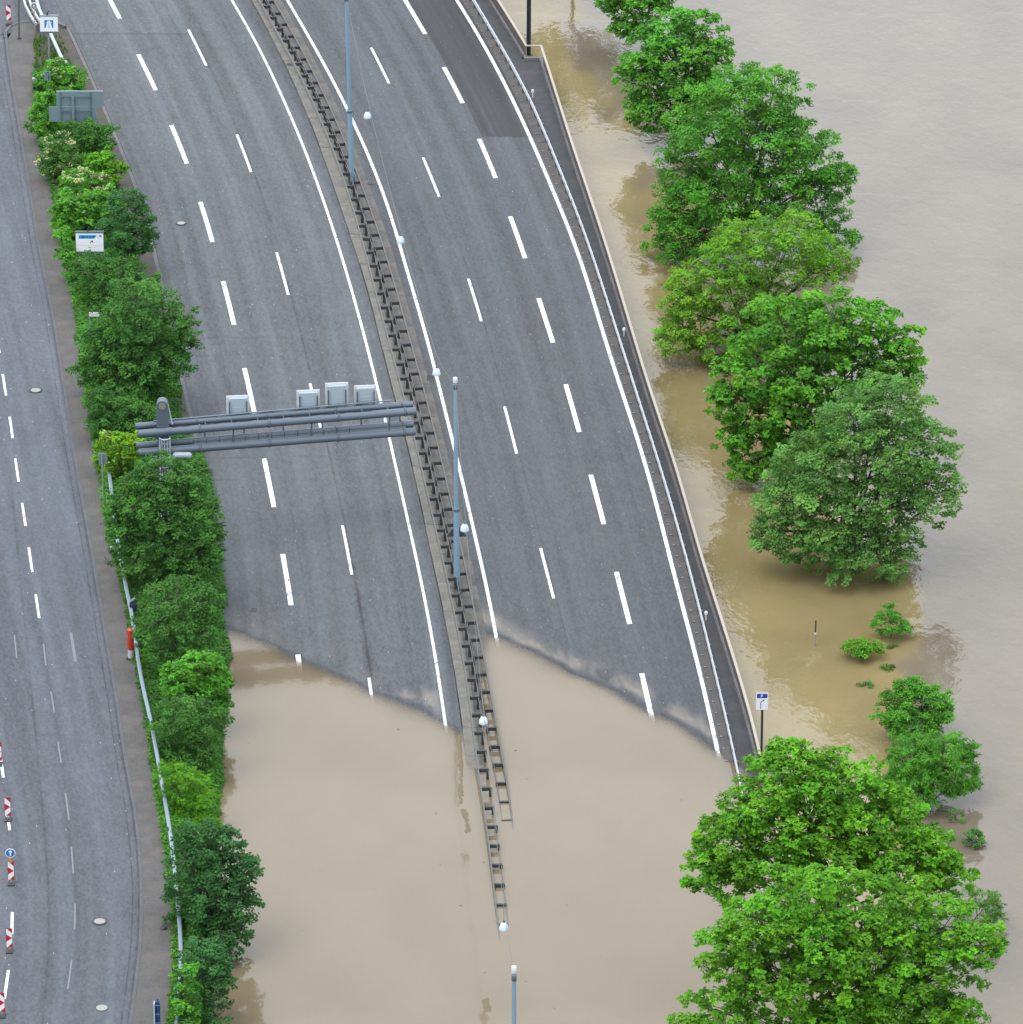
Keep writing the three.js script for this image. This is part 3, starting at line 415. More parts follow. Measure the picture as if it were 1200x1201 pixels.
// ---------------------------------------------------------------- lamp posts on the central strip with a catenary of hanging lamps
const bellGeo = new THREE.LatheGeometry([[0.001, 0.47], [0.05, 0.47], [0.06, 0.4], [0.12, 0.36], [0.19, 0.25], [0.235, 0.1], [0.24, 0.0], [0.225, -0.02], [0.001, -0.05]].map(([x, y]) => new THREE.Vector2(x, y)), 20);
{
  const p2 = onGround(536, 690), top2 = atZ(534, 445, p2.z), hp = top2.y - p2.y;
  const p1 = onGround(413, 215), b3 = at(603, 1136, top2.y - 0.9);
  const p3 = V(b3.x, groundUnder(b3.x, b3.z, -1), b3.z);
  const posts = [[p1, V(p1.x - 0.25, p1.y + hp, p1.z), 'pale blue lamp post rising from the central strip, its top out of view'], [p2, top2, 'pale blue lamp post with a triangular sign on the central strip'], [p3, b3, 'pale blue lamp post standing in the floodwater']];
  for (const [b, t, lab] of posts) {
    const g = group('lamp_post', b); tag(g, lab, 'lamp post', 'lamp posts of the central strip');
    const d = t.clone().sub(b), q = s => d.clone().multiplyScalar(s);
    mesh('shaft', tube([q(0), q(0.06), q(0.38)], 0.2, 0.16, 14), M.pole, g); mesh('shaft', tube([q(0.38), q(0.7), q(1)], 0.135, 0.1, 14), M.pole, g);
    const c = mesh('collar', tube([q(0.375), q(0.39)], 0.18, 0.18, 14), M.gantryLight, g);
    mesh('cap', tube([q(0.985), q(1.008)], 0.13, 0.13, 12), M.white, g); mesh('wire_clamp', tube([q(0.955), q(0.975)], 0.125, 0.125, 12), M.gantry, g);
    mesh('base_plate', box(0.6, 0.06, 0.6, 0, 0.02, 0), M.gantry, g);
  }
  { // triangular sign seen from behind
    const c = atZ(536, 626, p2.z + 0.0), s = new THREE.Shape(); const R = 0.6; s.moveTo(0, R * 0.85); s.lineTo(0.56, -R * 0.45); s.lineTo(-0.56, -R * 0.45); s.closePath();
    const e = new THREE.ExtrudeGeometry(s, { depth: 0.03, bevelEnabled: true, bevelSize: 0.02, bevelThickness: 0.01, bevelSegments: 1 });
    const g = group('warning_sign', V(p2.x, c.y, p2.z - 0.24)); tag(g, 'dark back of a triangular warning sign on a lamp post', 'sign'); mesh('plate', e, std(0.035, 0.05, 0.06, 0.6), g);
    mesh('bracket', box(0.5, 0.05, 0.06, 0, -0.1, 0.06), M.steelDark, g);
  }
  const onPlane = (a, b, u, v) => { const d = ray(u, v), dx = b.x - a.x, dz = b.z - a.z; const k = (a.x * dz - a.z * dx) / (d[0] * dz - d[2] * dx); return V(d[0] * k, EYE + d[1] * k, d[2] * k); };
  const runs = [[posts[0], posts[1], [[431, 138], [470, 284], [512, 439]]], [posts[1], posts[2], [[545, 622], [567, 848], [591, 1090]]]];
  const lampLabels = ['white bell lamp on the wire beside the upper white lane line', 'white bell lamp hanging over the white line above the crash barrier', 'white bell lamp just behind the bare top of a lamp post', 'white bell lamp hanging beside the triangular sign', 'white bell lamp hanging over the crash barrier where it meets the flood', 'white bell lamp hanging above the end of the sunken barrier'];
  let li = 0;
  runs.forEach(([a, b, L], ri) => {
    const P = L.map(([u, v]) => { const d = ray(u, v); const f = [0.19, 0.5, 0.82][L.findIndex(e => e[0] === u)]; const z = lerp(a[1].z, b[1].z, f); return atZ(u, v, z); });
    if (globalThis.DEBUG) console.log('lamps', P.map(p => p.y.toFixed(1) + '/' + p.z.toFixed(1)).join(' '), 'post', hp.toFixed(1), a[1].y.toFixed(1));
    const wire = group('suspension_wire'); tag(wire, ri ? 'thin wire carrying lamps between the two lower lamp posts' : 'thin wire carrying lamps between the two upper lamp posts', 'wire', null);
    const car = [a[1].clone().add(V(0, -0.35, 0)), ...P.map((p, k) => p.clone().add(V(0, 1.3 - 0.5 * (k === 1), 0))), b[1].clone().add(V(0, -0.35, 0))];
    const cv = new THREE.CatmullRomCurve3(car); mesh('carrier_cable', tube(cv.getPoints(60), 0.013, 0.013, 5, false), M.cable, wire);
    for (const p of P) { const q = car[P.indexOf(p) + 1]; mesh('hanger', tube([q, p.clone().add(V(0, 0.44, 0))], 0.012, 0.012, 5, false), M.cable, wire); }
    for (const p of P) { const g = group('hanging_lamp', p); tag(g, lampLabels[li++], 'lamp', 'bell lamps on the catenary wire'); mesh('shade', bellGeo, M.lampGlass, g); mesh('cap', new THREE.CylinderGeometry(0.05, 0.07, 0.1, 12).translate(0, 0.46, 0), M.steelWorn, g); }
  });
}
{ // dark lamp post in the railing bay
  const b = onGround(620, 66), g = group('lamp_post', b); tag(g, 'tall dark navy lamp post in the bay of the river railing', 'lamp post');
  const t = atZ(621.5, -140, b.z).sub(b); mesh('shaft', tube([V(0, 0.1, 0), t.clone().multiplyScalar(0.5), t], 0.15, 0.135, 16), M.poleDark, g); mesh('base_plate', box(0.7, 0.08, 0.6, -0.1, 0.03, 0), M.steelDark, g);
}

// ---------------------------------------------------------------- sign gantry
{
  const base = onGround(190, 634); const z0 = base.z;
  const g = group('sign_gantry', base); tag(g, 'dark blue-grey cantilever sign gantry reaching over the near carriageway', 'gantry');
  const loc = p => p.clone().sub(base);
  const tilt = 3.05 / 16.2;                                               // the boom swings away from the camera towards its tip
  const zAt = (u, front) => z0 - (u - 190) / 20.2 * tilt + (front ? 0.5 : -0.5);
  const chord = (ua, va, ub, vb, front, r, m, name = 'chord') => { const a = loc(atZ(ua, va, zAt(ua, front))), b = loc(atZ(ub, vb, zAt(ub, front))); mesh(name, tube([a, a.clone().lerp(b, 0.33), a.clone().lerp(b, 0.67), b], r, r, 14), m, g); return [a, b]; };
  const A = chord(159, 500, 484, 474, false, 0.2, M.gantry), B = chord(162, 509, 488, 482, true, 0.235, M.gantry), C = chord(160, 523, 485, 497, false, 0.22, M.gantry), D = chord(163, 531, 487, 506, true, 0.235, M.gantry);
  for (const [n, r] of [[A, 0.2], [B, 0.235], [C, 0.22], [D, 0.235]]) for (const t of [0.22, 0.47, 0.72, 0.96]) { const a = n[0].clone().lerp(n[1], t), d = n[1].clone().sub(n[0]).normalize().multiplyScalar(0.05); mesh('flange', tube([a.clone().sub(d), a.clone().add(d)], r + 0.035, r + 0.035, 14), M.gantry, g); }
  for (const [n, y] of [[B, 0.24], [A, 0.2]]) { const c = []; for (let k = 0; k <= 24; k++) { const p = n[0].clone().lerp(n[1], 0.12 + k / 24 * 0.72); c.push(p.add(V(0, y + 0.03 * Math.sin(k * 1.7), 0))); } mesh('cable', tube(c, 0.022, 0.022, 5), M.poleDark, g); }
  const duct = chord(180, 494, 460, 469.5, false, 0.045, M.gantryLight, 'cable_duct');
  for (let k = 0; k <= 17; k++) { // uprights and cross ties of the truss
    const t = 0.2 + k * 0.047, p = n => n[0].clone().lerp(n[1], t);
    if (k % 3 === 1) mesh('upright', tube([p(C), p(A)], 0.045, 0.045, 6), M.gantry, g); if (k % 6 === 3) mesh('upright', tube([p(D), p(B)], 0.05, 0.05, 6), M.gantry, g);
    mesh('cross_tie', tube([p(C).add(V(0, -0.05, 0)), p(D).add(V(0, -0.05, 0))], 0.04, 0.04, 6), M.gantry, g); if (k % 2) mesh('cross_tie', tube([p(A), p(B)], 0.04, 0.04, 6), M.gantry, g);
    if (k < 13) { const q = p(D).lerp(p(C), 0.35); mesh('railing_post', tube([q, q.clone().add(V(0, 0.42, 0))], 0.03, 0.03, 6), M.gantry, g); }
  }
  { const a = D[0].clone().lerp(D[1], 0.2), b = D[0].clone().lerp(D[1], 0.97), c = C[0].clone().lerp(C[1], 0.97), d = C[0].clone().lerp(C[1], 0.2), m = new MB();
    [a, b, c, d].forEach(p => m.v(p.x, p.y + 0.02, p.z, p.x, p.z)); [a, b, c, d].forEach(p => m.v(p.x, p.y - 0.02, p.z, p.x, p.z)); m.i.push(0, 1, 2, 0, 2, 3, 4, 6, 5, 4, 7, 6, 0, 4, 5, 0, 5, 1, 2, 6, 7, 2, 7, 3); mesh('walkway', m.geo(true), std(0.1, 0.125, 0.15, 0.8, 0.1), g);
    const w0 = C[0].clone().lerp(D[0], 0.5).lerp(C[1].clone().lerp(D[1], 0.5), 0.1), w1 = C[0].clone().lerp(D[0], 0.5).lerp(C[1].clone().lerp(D[1], 0.5), 0.62); mesh('walkway_rail', tube([w0.add(V(0, 0.42, 0)), w1.add(V(0, 0.42, 0))], 0.035, 0.035, 6), M.gantryLight, g); }
  // mast with rounded head, clamps and caged ladder
  const topM = loc(atZ(190.5, 473, z0)); const mb = V(topM.x, 0, 0);
  const ms = new THREE.Shape(); const w = 0.29, dd = 0.24; ms.absarc(0, 0, w, 0, Math.PI, false); ms.lineTo(-w, -topM.y - 0.4); ms.lineTo(w, -topM.y - 0.4); ms.closePath();
  const mg = new THREE.ExtrudeGeometry(ms, { depth: dd * 2, bevelEnabled: true, bevelSize: 0.04, bevelThickness: 0.04, bevelSegments: 2, curveSegments: 14 }); mg.translate(topM.x, topM.y - 0.05, -dd);
  mesh('mast', mg, M.gantry, g);
  mesh('mast_head_disc', new THREE.CylinderGeometry(0.2, 0.2, 0.06, 20).rotateX(Math.PI / 2).translate(topM.x, topM.y - 0.06, dd + 0.06), std(0.34, 0.33, 0.26, 0.5, 0.4), g);
  for (const dx of [-0.42, -0.12, 0.12, 0.42]) mesh('clamp', new THREE.TorusGeometry(0.22, 0.03, 6, 18).rotateY(Math.PI / 2).translate(topM.x + dx, B[0].clone().lerp(B[1], 0.09).y, B[0].clone().lerp(B[1], 0.09).z), M.gantry, g);
  mesh('stay_rod', tube([V(topM.x + 0.32, topM.y, 0.1), V(topM.x + 0.55, topM.y - 1.2, 0.25)], 0.03, 0.03, 6), M.pale, g);
  const lz = 0.85, lt = loc(atZ(193, 515, z0 + 0.85)).y, lx = topM.x + 0.12;
  const lad = new THREE.Group(); lad.name = 'caged_ladder'; g.add(lad);
  for (let k = 0; k < 7; k++) { const a = Math.PI * (0.02 + k / 6 * 0.96); const x = lx + Math.cos(a) * 0.31, z = lz - 0.25 + Math.sin(a) * 0.36; mesh('cage_bar', tube([V(x, 0.4, z), V(x, lt, z)], 0.025, 0.025, 6), M.pale, lad); }
  for (let y = 1.2; y <= lt + 0.01; y += (lt - 1.2) / 5) { const hp = []; for (let k = 0; k <= 12; k++) { const a = Math.PI * (k / 12); hp.push(V(lx + Math.cos(a) * 0.31, y, lz - 0.25 + Math.sin(a) * 0.36)); } mesh('cage_hoop', tube(hp, 0.03, 0.03, 6), M.pale, lad); }
  for (let y = 0.4; y < lt; y += 0.3) mesh('rung', tube([V(lx - 0.22, y, lz - 0.28), V(lx + 0.22, y, lz - 0.28)], 0.018, 0.018, 6), M.pale, lad);
  mesh('equipment_box', new THREE.CapsuleGeometry(0.19, 0.75, 6, 14).rotateZ(Math.PI / 2).translate(...loc(atZ(214, 534, z0 + 0.75)).toArray()), std(0.36, 0.41, 0.46, 0.45), g);
  mesh('equipment_box', box(0.4, 0.28, 0.3).translate(...loc(atZ(180, 537, z0 + 0.6)).toArray()), M.pale, g);
  // the backs of four small signal panels along the boom
  for (const [u0, u1, v0, v1] of [[265.5, 293, 465, 490], [348, 375.5, 458.5, 483], [381.5, 409, 450, 481], [415.5, 442, 453, 477]]) {
    const uc = (u0 + u1) / 2, z = zAt(uc, false) - 0.35, a = loc(atZ(u0, v0, z)), b = loc(atZ(u1, v1, z)), W = b.x - a.x, Hh = a.y - b.y, cx = (a.x + b.x) / 2, cy = (a.y + b.y) / 2, cz = a.z;
    const s = new THREE.Group(); s.name = 'signal_panel'; g.add(s); s.position.set(cx, cy, cz); s.rotation.y = tilt * 0.5;
    mesh('housing', box(W * 0.8, Hh * 0.92, 0.22, 0, -Hh * 0.03, 0), M.paleBox, s); mesh('front_plate', box(W, Hh, 0.04, 0, 0, -0.14), M.white, s);
    for (const e of [-1, 1]) { mesh('bracket', box(0.07, Hh * 0.85, 0.12, e * W * 0.38, -Hh * 0.12, 0.15), M.gantry, s); mesh('bracket_foot', box(0.07, 0.08, 0.4, e * W * 0.38, -Hh * 0.52, 0.25), M.gantry, s); }
    mesh('hatch_line', box(W * 0.5, 0.02, 0.012, 0, 0.02, 0.115), M.pale, s);
  }
}

// ---------------------------------------------------------------- signs and street furniture
function canvasTex(w, h, draw) { const c = document.createElement('canvas'); c.width = w; c.height = h; draw(c.getContext('2d'), w, h); const t = new THREE.CanvasTexture(c); t.colorSpace = THREE.SRGBColorSpace; return t; }
const face = t => new THREE.MeshStandardMaterial({ map: t, color: new THREE.Color().setRGB(0.52, 0.52, 0.52), roughness: 0.5 });   // printed faces, toned down evenly
// a panel on a pole: [u0, v0, u1, v1] in the picture, standing on the ground at (ub, vb)
function postSign(name, label, [u0, v0, u1, v1], [ub, vb], opt) {
  const b = onGround(ub, vb), z = b.z + (opt.dz || 0.08), g = group(name, b); tag(g, label, opt.cat || 'sign', opt.group);
  const a = atZ(u0, v0, z).sub(b), c = atZ(u1, v1, z).sub(b), W = c.x - a.x, Hh = a.y - c.y, cx = (a.x + c.x) / 2, cy = (a.y + c.y) / 2;
  const n = opt.poles || [0]; for (const e of n) mesh('pole', tube([V(e * W, -0.3, 0), V(e * W + (n.length > 1 ? cx : 0), a.y - (opt.short || 0.1), 0)], opt.pr || 0.045, opt.pr || 0.045, 10), opt.pole || M.steel, g);
  mesh('panel', box(W, Hh, 0.04, cx, cy, z - b.z), opt.back || M.signBack, g);
  if (opt.face) { const f = mesh('sign_face', new THREE.PlaneGeometry(W * 0.98, Hh * 0.97).translate(cx, cy, z - b.z + 0.024), opt.face, g); }
  return { g, W, Hh, cx, cy, z: z - b.z };
}
{ // motorway symbol sign
  const t = canvasTex(256, 220, (c, w, h) => { c.fillStyle = '#fbfcfd'; c.fillRect(0, 0, w, h); c.fillStyle = '#0f86cf'; c.fillRect(62, 52, 130, 116); c.fillStyle = '#fff'; c.beginPath(); c.moveTo(80, 168); c.lineTo(113, 58); c.lineTo(124, 58); c.lineTo(121, 168); c.fill(); c.beginPath(); c.moveTo(174, 168); c.lineTo(141, 58); c.lineTo(130, 58); c.lineTo(133, 168); c.fill(); c.fillRect(84, 84, 88, 9); });
  const s = postSign('direction_sign', 'white sign with blue motorway symbol at the head of the verge', [46.5, 19, 68.5, 37], [58, 72], { face: face(t), pole: M.steel, pr: 0.06 });
  mesh('frame', box(s.W * 1.06, 0.07, 0.12, s.cx, s.cy + s.Hh / 2 + 0.05, s.z), M.steel, s.g); mesh('frame', box(s.W * 1.06, 0.1, 0.1, s.cx, s.cy - s.Hh / 2 - 0.05, s.z), M.signFrame, s.g);
  mesh('hook_lamp', tube([V(s.cx - 0.12, s.cy + s.Hh / 2 + 0.08, s.z), V(s.cx - 0.05, s.cy + s.Hh / 2 + 0.3, s.z), V(s.cx + 0.02, s.cy + s.Hh / 2 + 0.42, s.z + 0.1)], 0.05, 0.03, 8), M.steelDark, s.g);
}
{ // white direction sign half hidden by the dark shrub
  const t = canvasTex(384, 300, (c, w, h) => { c.fillStyle = '#fafbfc'; c.fillRect(0, 0, w, h); c.fillStyle = '#18a2dc'; c.fillRect(42, 32, 250, 60); c.fillStyle = '#0c4f86'; for (const [x, q] of [[54, 12], [84, 34], [126, 12], [152, 26], [190, 30]]) c.fillRect(x, 40, q * 0.6, 42); c.strokeStyle = '#0c4f86'; c.lineWidth = 9; c.beginPath(); c.arc(102, 61, 17, 0, 7); c.stroke(); c.beginPath(); c.moveTo(222, 40); c.lineTo(244, 82); c.lineTo(268, 40); c.fill(); c.fillStyle = '#fff'; c.beginPath(); c.moveTo(292, 32); c.lineTo(262, 92); c.lineTo(292, 92); c.fill(); c.fillStyle = '#0b5d9a'; c.fillRect(306, 50, 7, 36); c.fillRect(330, 34, 30, 30);
    c.strokeStyle = '#16181a'; c.lineWidth = 10; c.beginPath(); c.moveTo(196, 166); c.lineTo(232, 130); c.moveTo(204, 128); c.lineTo(234, 128); c.lineTo(234, 160); c.stroke(); c.fillStyle = '#d5d8da'; c.fillRect(10, 200, w - 20, 5); c.fillStyle = '#a9adb0'; c.fillRect(172, 226, 44, 16); c.fillRect(244, 228, 28, 13); });
  const s = postSign('direction_sign', 'white sign with cyan lettering and slanting arrow in the shrubs', [88.5, 273, 122, 295], [104, 332], { face: face(t), pr: 0.06 });
  mesh('frame', box(s.W * 1.04, 0.1, 0.12, s.cx, s.cy + s.Hh / 2 + 0.06, s.z), M.signFrame, s.g); mesh('frame', box(s.W * 1.04, 0.12, 0.1, s.cx, s.cy - s.Hh / 2 - 0.06, s.z), M.signFrame, s.g); mesh('hook_lamp', tube([V(s.cx - 0.1, s.cy + s.Hh / 2 + 0.1, s.z), V(s.cx - 0.02, s.cy + s.Hh / 2 + 0.42, s.z)], 0.06, 0.03, 8), M.steelDark, s.g);
}
{ // stepped back of a big direction sign
  const s = postSign('direction_sign', 'stepped grey back of a large direction sign on one pole', [57.5, 125, 114, 142.5], [87.5, 182], { pr: 0.09, pole: M.signBack, dz: -0.16, short: -0.75 });
  const b = s.g.position, a0 = atZ(66, 107, b.z - 0.16).sub(b), a1 = atZ(121.5, 124.6, b.z - 0.16).sub(b);
  mesh('panel', box(a1.x - a0.x, a0.y - a1.y, 0.04, (a0.x + a1.x) / 2, (a0.y + a1.y) / 2, s.z), M.signBack, s.g);
  const e0 = atZ(71, 109, b.z).sub(b), e1 = atZ(107, 142, b.z).sub(b); for (const x of [e0.x, e1.x]) mesh('stiffener', box(0.07, e0.y - e1.y, 0.07, x, (e0.y + e1.y) / 2, s.z + 0.055), M.signFrame, s.g);
  for (const v of [114, 131]) mesh('cross_bar', box(e1.x - e0.x, 0.06, 0.06, (e0.x + e1.x) / 2, atZ(88, v, b.z).y - b.y, s.z + 0.12), M.signFrame, s.g);
  mesh('edge_trim', box(a1.x - a0.x, 0.03, 0.06, (a0.x + a1.x) / 2, a0.y + 0.01, s.z), M.paleBox, s.g);
}
{ const s = postSign('small_sign', 'small grey sign back with dark clamp on a thin pole', [52, 83.5, 60, 94], [56.8, 116], { pr: 0.04, pole: M.signBack, dz: -0.08 }); mesh('clamp', box(0.1, s.Hh * 0.9, 0.05, s.cx, s.cy, s.z + 0.05), M.blue, s.g); }
{ const s = postSign('small_sign', 'small grey sign back on a thin pole where the pavement barrier begins', [115.5, 531.5, 125.5, 544.5], [121.5, 597], { pr: 0.045, pole: M.steel, dz: -0.08 }); }
{ const s = postSign('small_sign', 'white top edge of a small sign beside the big round tree', [104.5, 366.5, 116.5, 371], [107, 425], { pr: 0.035, pole: M.steel, back: M.white }); }
{ // board turned edge-on at the foot of the street
  const b = onGround(185, 1222), g = group('notice_board', b); tag(g, 'narrow dark blue board with a frame of bars on the pavement', 'board');
  const t = atZ(186, 1176, b.z).y - b.y; mesh('panel', box(0.05, t + 0.5, 0.34, -0.13, t / 2 - 0.25, 0), M.pale, g); mesh('panel', box(0.26, t + 0.5, 0.05, 0.03, t / 2 - 0.25, -0.1), M.navy, g);
  for (const x of [-0.06, 0.15]) mesh('upright', box(0.04, t + 0.5, 0.05, x, t / 2 - 0.24, 0.0), M.blue, g); mesh('pole', tube([V(0.05, -0.2, -0.02), V(0.05, t + 0.2, -0.02)], 0.05, 0.05, 8), M.blue, g);
  for (let y = 0.1; y < t; y += 0.5) mesh('cross_bar', box(0.24, 0.04, 0.05, 0.03, y, 0.01), std(0.16, 0.28, 0.42, 0.5), g);
}
{ // car park sign by the river
  const t = canvasTex(160, 240, (c, w, h) => { c.fillStyle = '#eef2f4'; c.fillRect(0, 0, w, h); c.fillStyle = '#1543a0'; c.beginPath(); c.roundRect(10, 14, 140, 62, 14); c.fill(); c.fillStyle = '#cfe2f8'; c.font = 'bold 60px sans-serif'; c.textAlign = 'center'; c.fillText('P', 76, 67); c.strokeStyle = '#2b3035'; c.lineWidth = 9; c.lineJoin = 'round'; c.beginPath(); c.moveTo(62, 226); c.lineTo(62, 150); c.quadraticCurveTo(62, 126, 98, 108); c.stroke(); c.fillStyle = '#2b3035'; c.beginPath(); c.moveTo(112, 98); c.lineTo(84, 98); c.lineTo(100, 124); c.fill(); });
  const s = postSign('parking_sign', 'white parking sign with blue P and bent arrow on black pole', [886.8, 812, 901, 832.6], [893, 893], { face: face(t), pr: 0.065, pole: M.black, back: M.paleBox, short: 0.4 });
}
// striped guide beacons along the street works
const stripes = canvasTex(64, 256, (c, w, h) => { c.fillStyle = '#f4f4f2'; c.fillRect(0, 0, w, h); c.fillStyle = '#c4121f'; c.beginPath(); c.moveTo(0, 76); c.lineTo(w, 128); c.lineTo(0, 180); c.fill(); c.beginPath(); c.moveTo(w, 0); c.lineTo(w, 62); c.lineTo(10, 0); c.fill(); c.beginPath(); c.moveTo(w, h); c.lineTo(w, h - 62); c.lineTo(10, h); c.fill(); });
function beacon(u, v, label, arrow) {
  const b = onGround(u, v), g = group('guide_beacon', b); tag(g, label, 'beacon', arrow ? undefined : 'striped beacons along the street');
  mesh('base', (() => { const e = new THREE.ExtrudeGeometry(new THREE.Shape([[-0.14, -0.2], [0.14, -0.2], [0.14, 0.2], [-0.14, 0.2]].map(p => new THREE.Vector2(...p))), { depth: 0.06, bevelEnabled: true, bevelSize: 0.04, bevelThickness: 0.03, bevelSegments: 1 }); e.rotateX(-Math.PI / 2); return e; })(), M.black, g);
  mesh('foot', box(0.06, 0.28, 0.05, 0, 0.16, 0), M.steel, g);
  mesh('board', box(0.33, 1.1, 0.04, 0, 0.8, 0), M.black, g); mesh('stripe_face', new THREE.PlaneGeometry(0.3, 1.07).translate(0, 0.8, 0.023), face(stripes), g);
  if (arrow) {
    const t = canvasTex(128, 128, (c) => { c.fillStyle = '#fff'; c.fillRect(0, 0, 128, 128); c.fillStyle = '#1470c4'; c.beginPath(); c.arc(64, 64, 58, 0, 7); c.fill(); c.fillStyle = '#fff'; c.fillRect(56, 40, 16, 66); c.beginPath(); c.moveTo(64, 16); c.lineTo(92, 52); c.lineTo(36, 52); c.fill(); });
    mesh('orange_sleeve', new THREE.CylinderGeometry(0.07, 0.09, 0.3, 10).translate(0, 1.44, 0), M.orange, g);
    mesh('arrow_disc', new THREE.CylinderGeometry(0.26, 0.26, 0.03, 28).rotateX(Math.PI / 2).translate(0, 1.84, 0), M.white, g); mesh('arrow_face', new THREE.CircleGeometry(0.255, 28).translate(0, 1.84, 0.018), face(t), g);
  }
}
beacon(-1, 897, 'red and white striped beacon cut by the street edge above a long dash');
beacon(9.5, 962, 'red and white striped beacon standing alone on the street');
beacon(13.5, 1037, 'striped beacon carrying a round blue arrow sign', true);
beacon(11.5, 1116, 'red and white striped beacon just below the end of a white dash');
beacon(2.5, 1192, 'red and white striped beacon at the foot of the street');
beacon(10.5, 28, 'red and white beacon at the head of the pavement');
{ // thin pole on the pavement head, seen without its top
  const b = onGround(22.5, 46), t = atZ(20.5, -120, b.z).sub(b), g = group('sign_pole', b); tag(g, 'thin grey pole on the head of the pavement', 'pole'); mesh('shaft', tube([V(0, 0, 0), t], 0.07, 0.06, 10), M.steelWorn, g); mesh('foot', new THREE.CylinderGeometry(0.1, 0.13, 0.12, 10).translate(0, 0.05, 0), M.steelDark, g);
}
{ // grey cabinet on a dark stand beside the pavement
  const b = onGround(41.5, 108), g = group('cabinet', b); tag(g, 'small grey cabinet on a dark stand at the pavement edge', 'cabinet'); mesh('stand', box(0.22, 0.62, 0.2, 0, 0.3, 0), M.black, g); mesh('box', box(0.3, 0.36, 0.24, 0, 0.78, 0), M.paleBox, g); mesh('lid', box(0.34, 0.04, 0.28, 0, 0.98, 0), M.pale, g);
}
{ // litter bin
  const b = onGround(134.5, 657), g = group('litter_bin', b); tag(g, 'dark navy litter bin on the pavement barrier', 'bin'); const p = [[0.001, 0.28], [0.15, 0.3], [0.19, 0.8], [0.2, 0.84], [0.16, 0.92], [0.001, 0.95]].map(a => new THREE.Vector2(...a)); mesh('body', new THREE.LatheGeometry(p, 14).translate(0, -0.05, 0), M.navy, g); mesh('stand', tube([V(0.08, 0, -0.1), V(0.08, 0.85, -0.1)], 0.03, 0.03, 8), M.steelDark, g); mesh('lid_hinge', box(0.1, 0.05, 0.1, -0.18, 0.84, 0.03), M.pale, g);
}
{ // signal box on the barrier
  const b = onGround(157, 728), g = group('equipment_case', b); tag(g, 'dark box with a raised flap above the pavement barrier', 'case'); mesh('case', box(0.42, 0.42, 0.36, 0, 0.88, 0), M.navy, g); mesh('flap', box(0.36, 0.03, 0.3).rotateZ(0.6).translate(-0.06, 1.25, -0.1), M.signFrame, g); mesh('stand', tube([V(0, -0.1, 0), V(0, 0.75, 0)], 0.04, 0.04, 8), M.steelDark, g); mesh('flap_arm', tube([V(-0.1, 1.05, -0.05), V(-0.08, 1.24, -0.08)], 0.02, 0.02, 6), M.steelDark, g);
}
{ // red and white bollard
  const b = onGround(153.8, 773), g = group('bollard', b), s = b.y; tag(g, 'stout bollard with red sleeve over a grey-white foot', 'bollard');
  const ry = atZ(153, 761, b.z).y - s, ty = atZ(153, 738, b.z).y - s; mesh('sleeve', new THREE.LatheGeometry([[0.001, ty], [0.15, ty], [0.18, ty - 0.05], [0.185, ry], [0.001, ry]].map(a => new THREE.Vector2(...a)), 20), M.red, g); mesh('band', new THREE.CylinderGeometry(0.19, 0.19, 0.03, 20).translate(0, (ry + ty) / 2 + 0.2, 0), std(0.7, 0.1, 0.05, 0.4), g); mesh('body', new THREE.CylinderGeometry(0.17, 0.18, ry + 0.05, 20).translate(0, ry / 2, 0), std(0.52, 0.54, 0.56, 0.6), g);
  mesh('foot', new THREE.CylinderGeometry(0.24, 0.28, 0.14, 16).translate(0, 0.06, 0), M.black, g);
}
{ // barrier end and its companions at the junction
  const g = group('crash_barrier'); tag(g, 'pale barrier end with a white disc behind the motorway sign', 'barrier'); const f = [[38, -18], [46, 10], [60, 40], [70, 62], [76.5, 75]]; const pts = f.map(([u, v]) => { const p = at(u, v, STREET + 0.75); return V(p.x, STREET, p.z); }).reverse();
  mesh('beam', sweep(pts, [[-0.1, 0.6], [-0.1, 0.75], [0.1, 0.75], [0.1, 0.6]]), M.railWhite, g); mesh('end_disc', new THREE.CylinderGeometry(0.16, 0.16, 0.05, 16).rotateX(Math.PI / 2).translate(pts[0].x, STREET + 0.86, pts[0].z), M.white, g); for (const p of even(pts, 2)) { const m = mesh('post', postGeo, M.steelWorn, g); m.position.copy(p); }
  const h = group('crash_barrier'); tag(h, 'cream twin-rail barrier running out of view at the junction', 'barrier'); const q = [[24, -22], [33, 6], [39, 18], [45, 27]].map(([u, v]) => { const p = at(u, v, STREET + 0.7); return V(p.x, STREET, p.z); }).reverse();
  for (const o of [-0.16, 0.2]) mesh('beam', sweep(q, [[o - 0.07, 0.55], [o - 0.07, 0.72], [o + 0.07, 0.72], [o + 0.07, 0.55]]), std(0.5, 0.48, 0.44, 0.6), h); for (const p of even(q, 2)) { const m = mesh('post', postGeo, M.steelWorn, h); m.position.copy(p); }
  const b = onGround(41, 40), d = group('round_sign', b); tag(d, 'small white round sign with a grey ring at the junction barrier', 'sign'); const y = atZ(41, 6.5, b.z).y - b.y; mesh('pole', tube([V(0, 0, 0), V(0, y, 0)], 0.03, 0.03, 8), M.steel, d); mesh('disc', new THREE.CylinderGeometry(0.2, 0.2, 0.03, 20).rotateX(Math.PI / 2).scale(1, 1.25, 1).translate(0, y, 0.05), M.white, d); mesh('ring', new THREE.TorusGeometry(0.12, 0.03, 6, 18).scale(1, 1.25, 1).translate(0, y, 0.075), M.steelWorn, d);
}
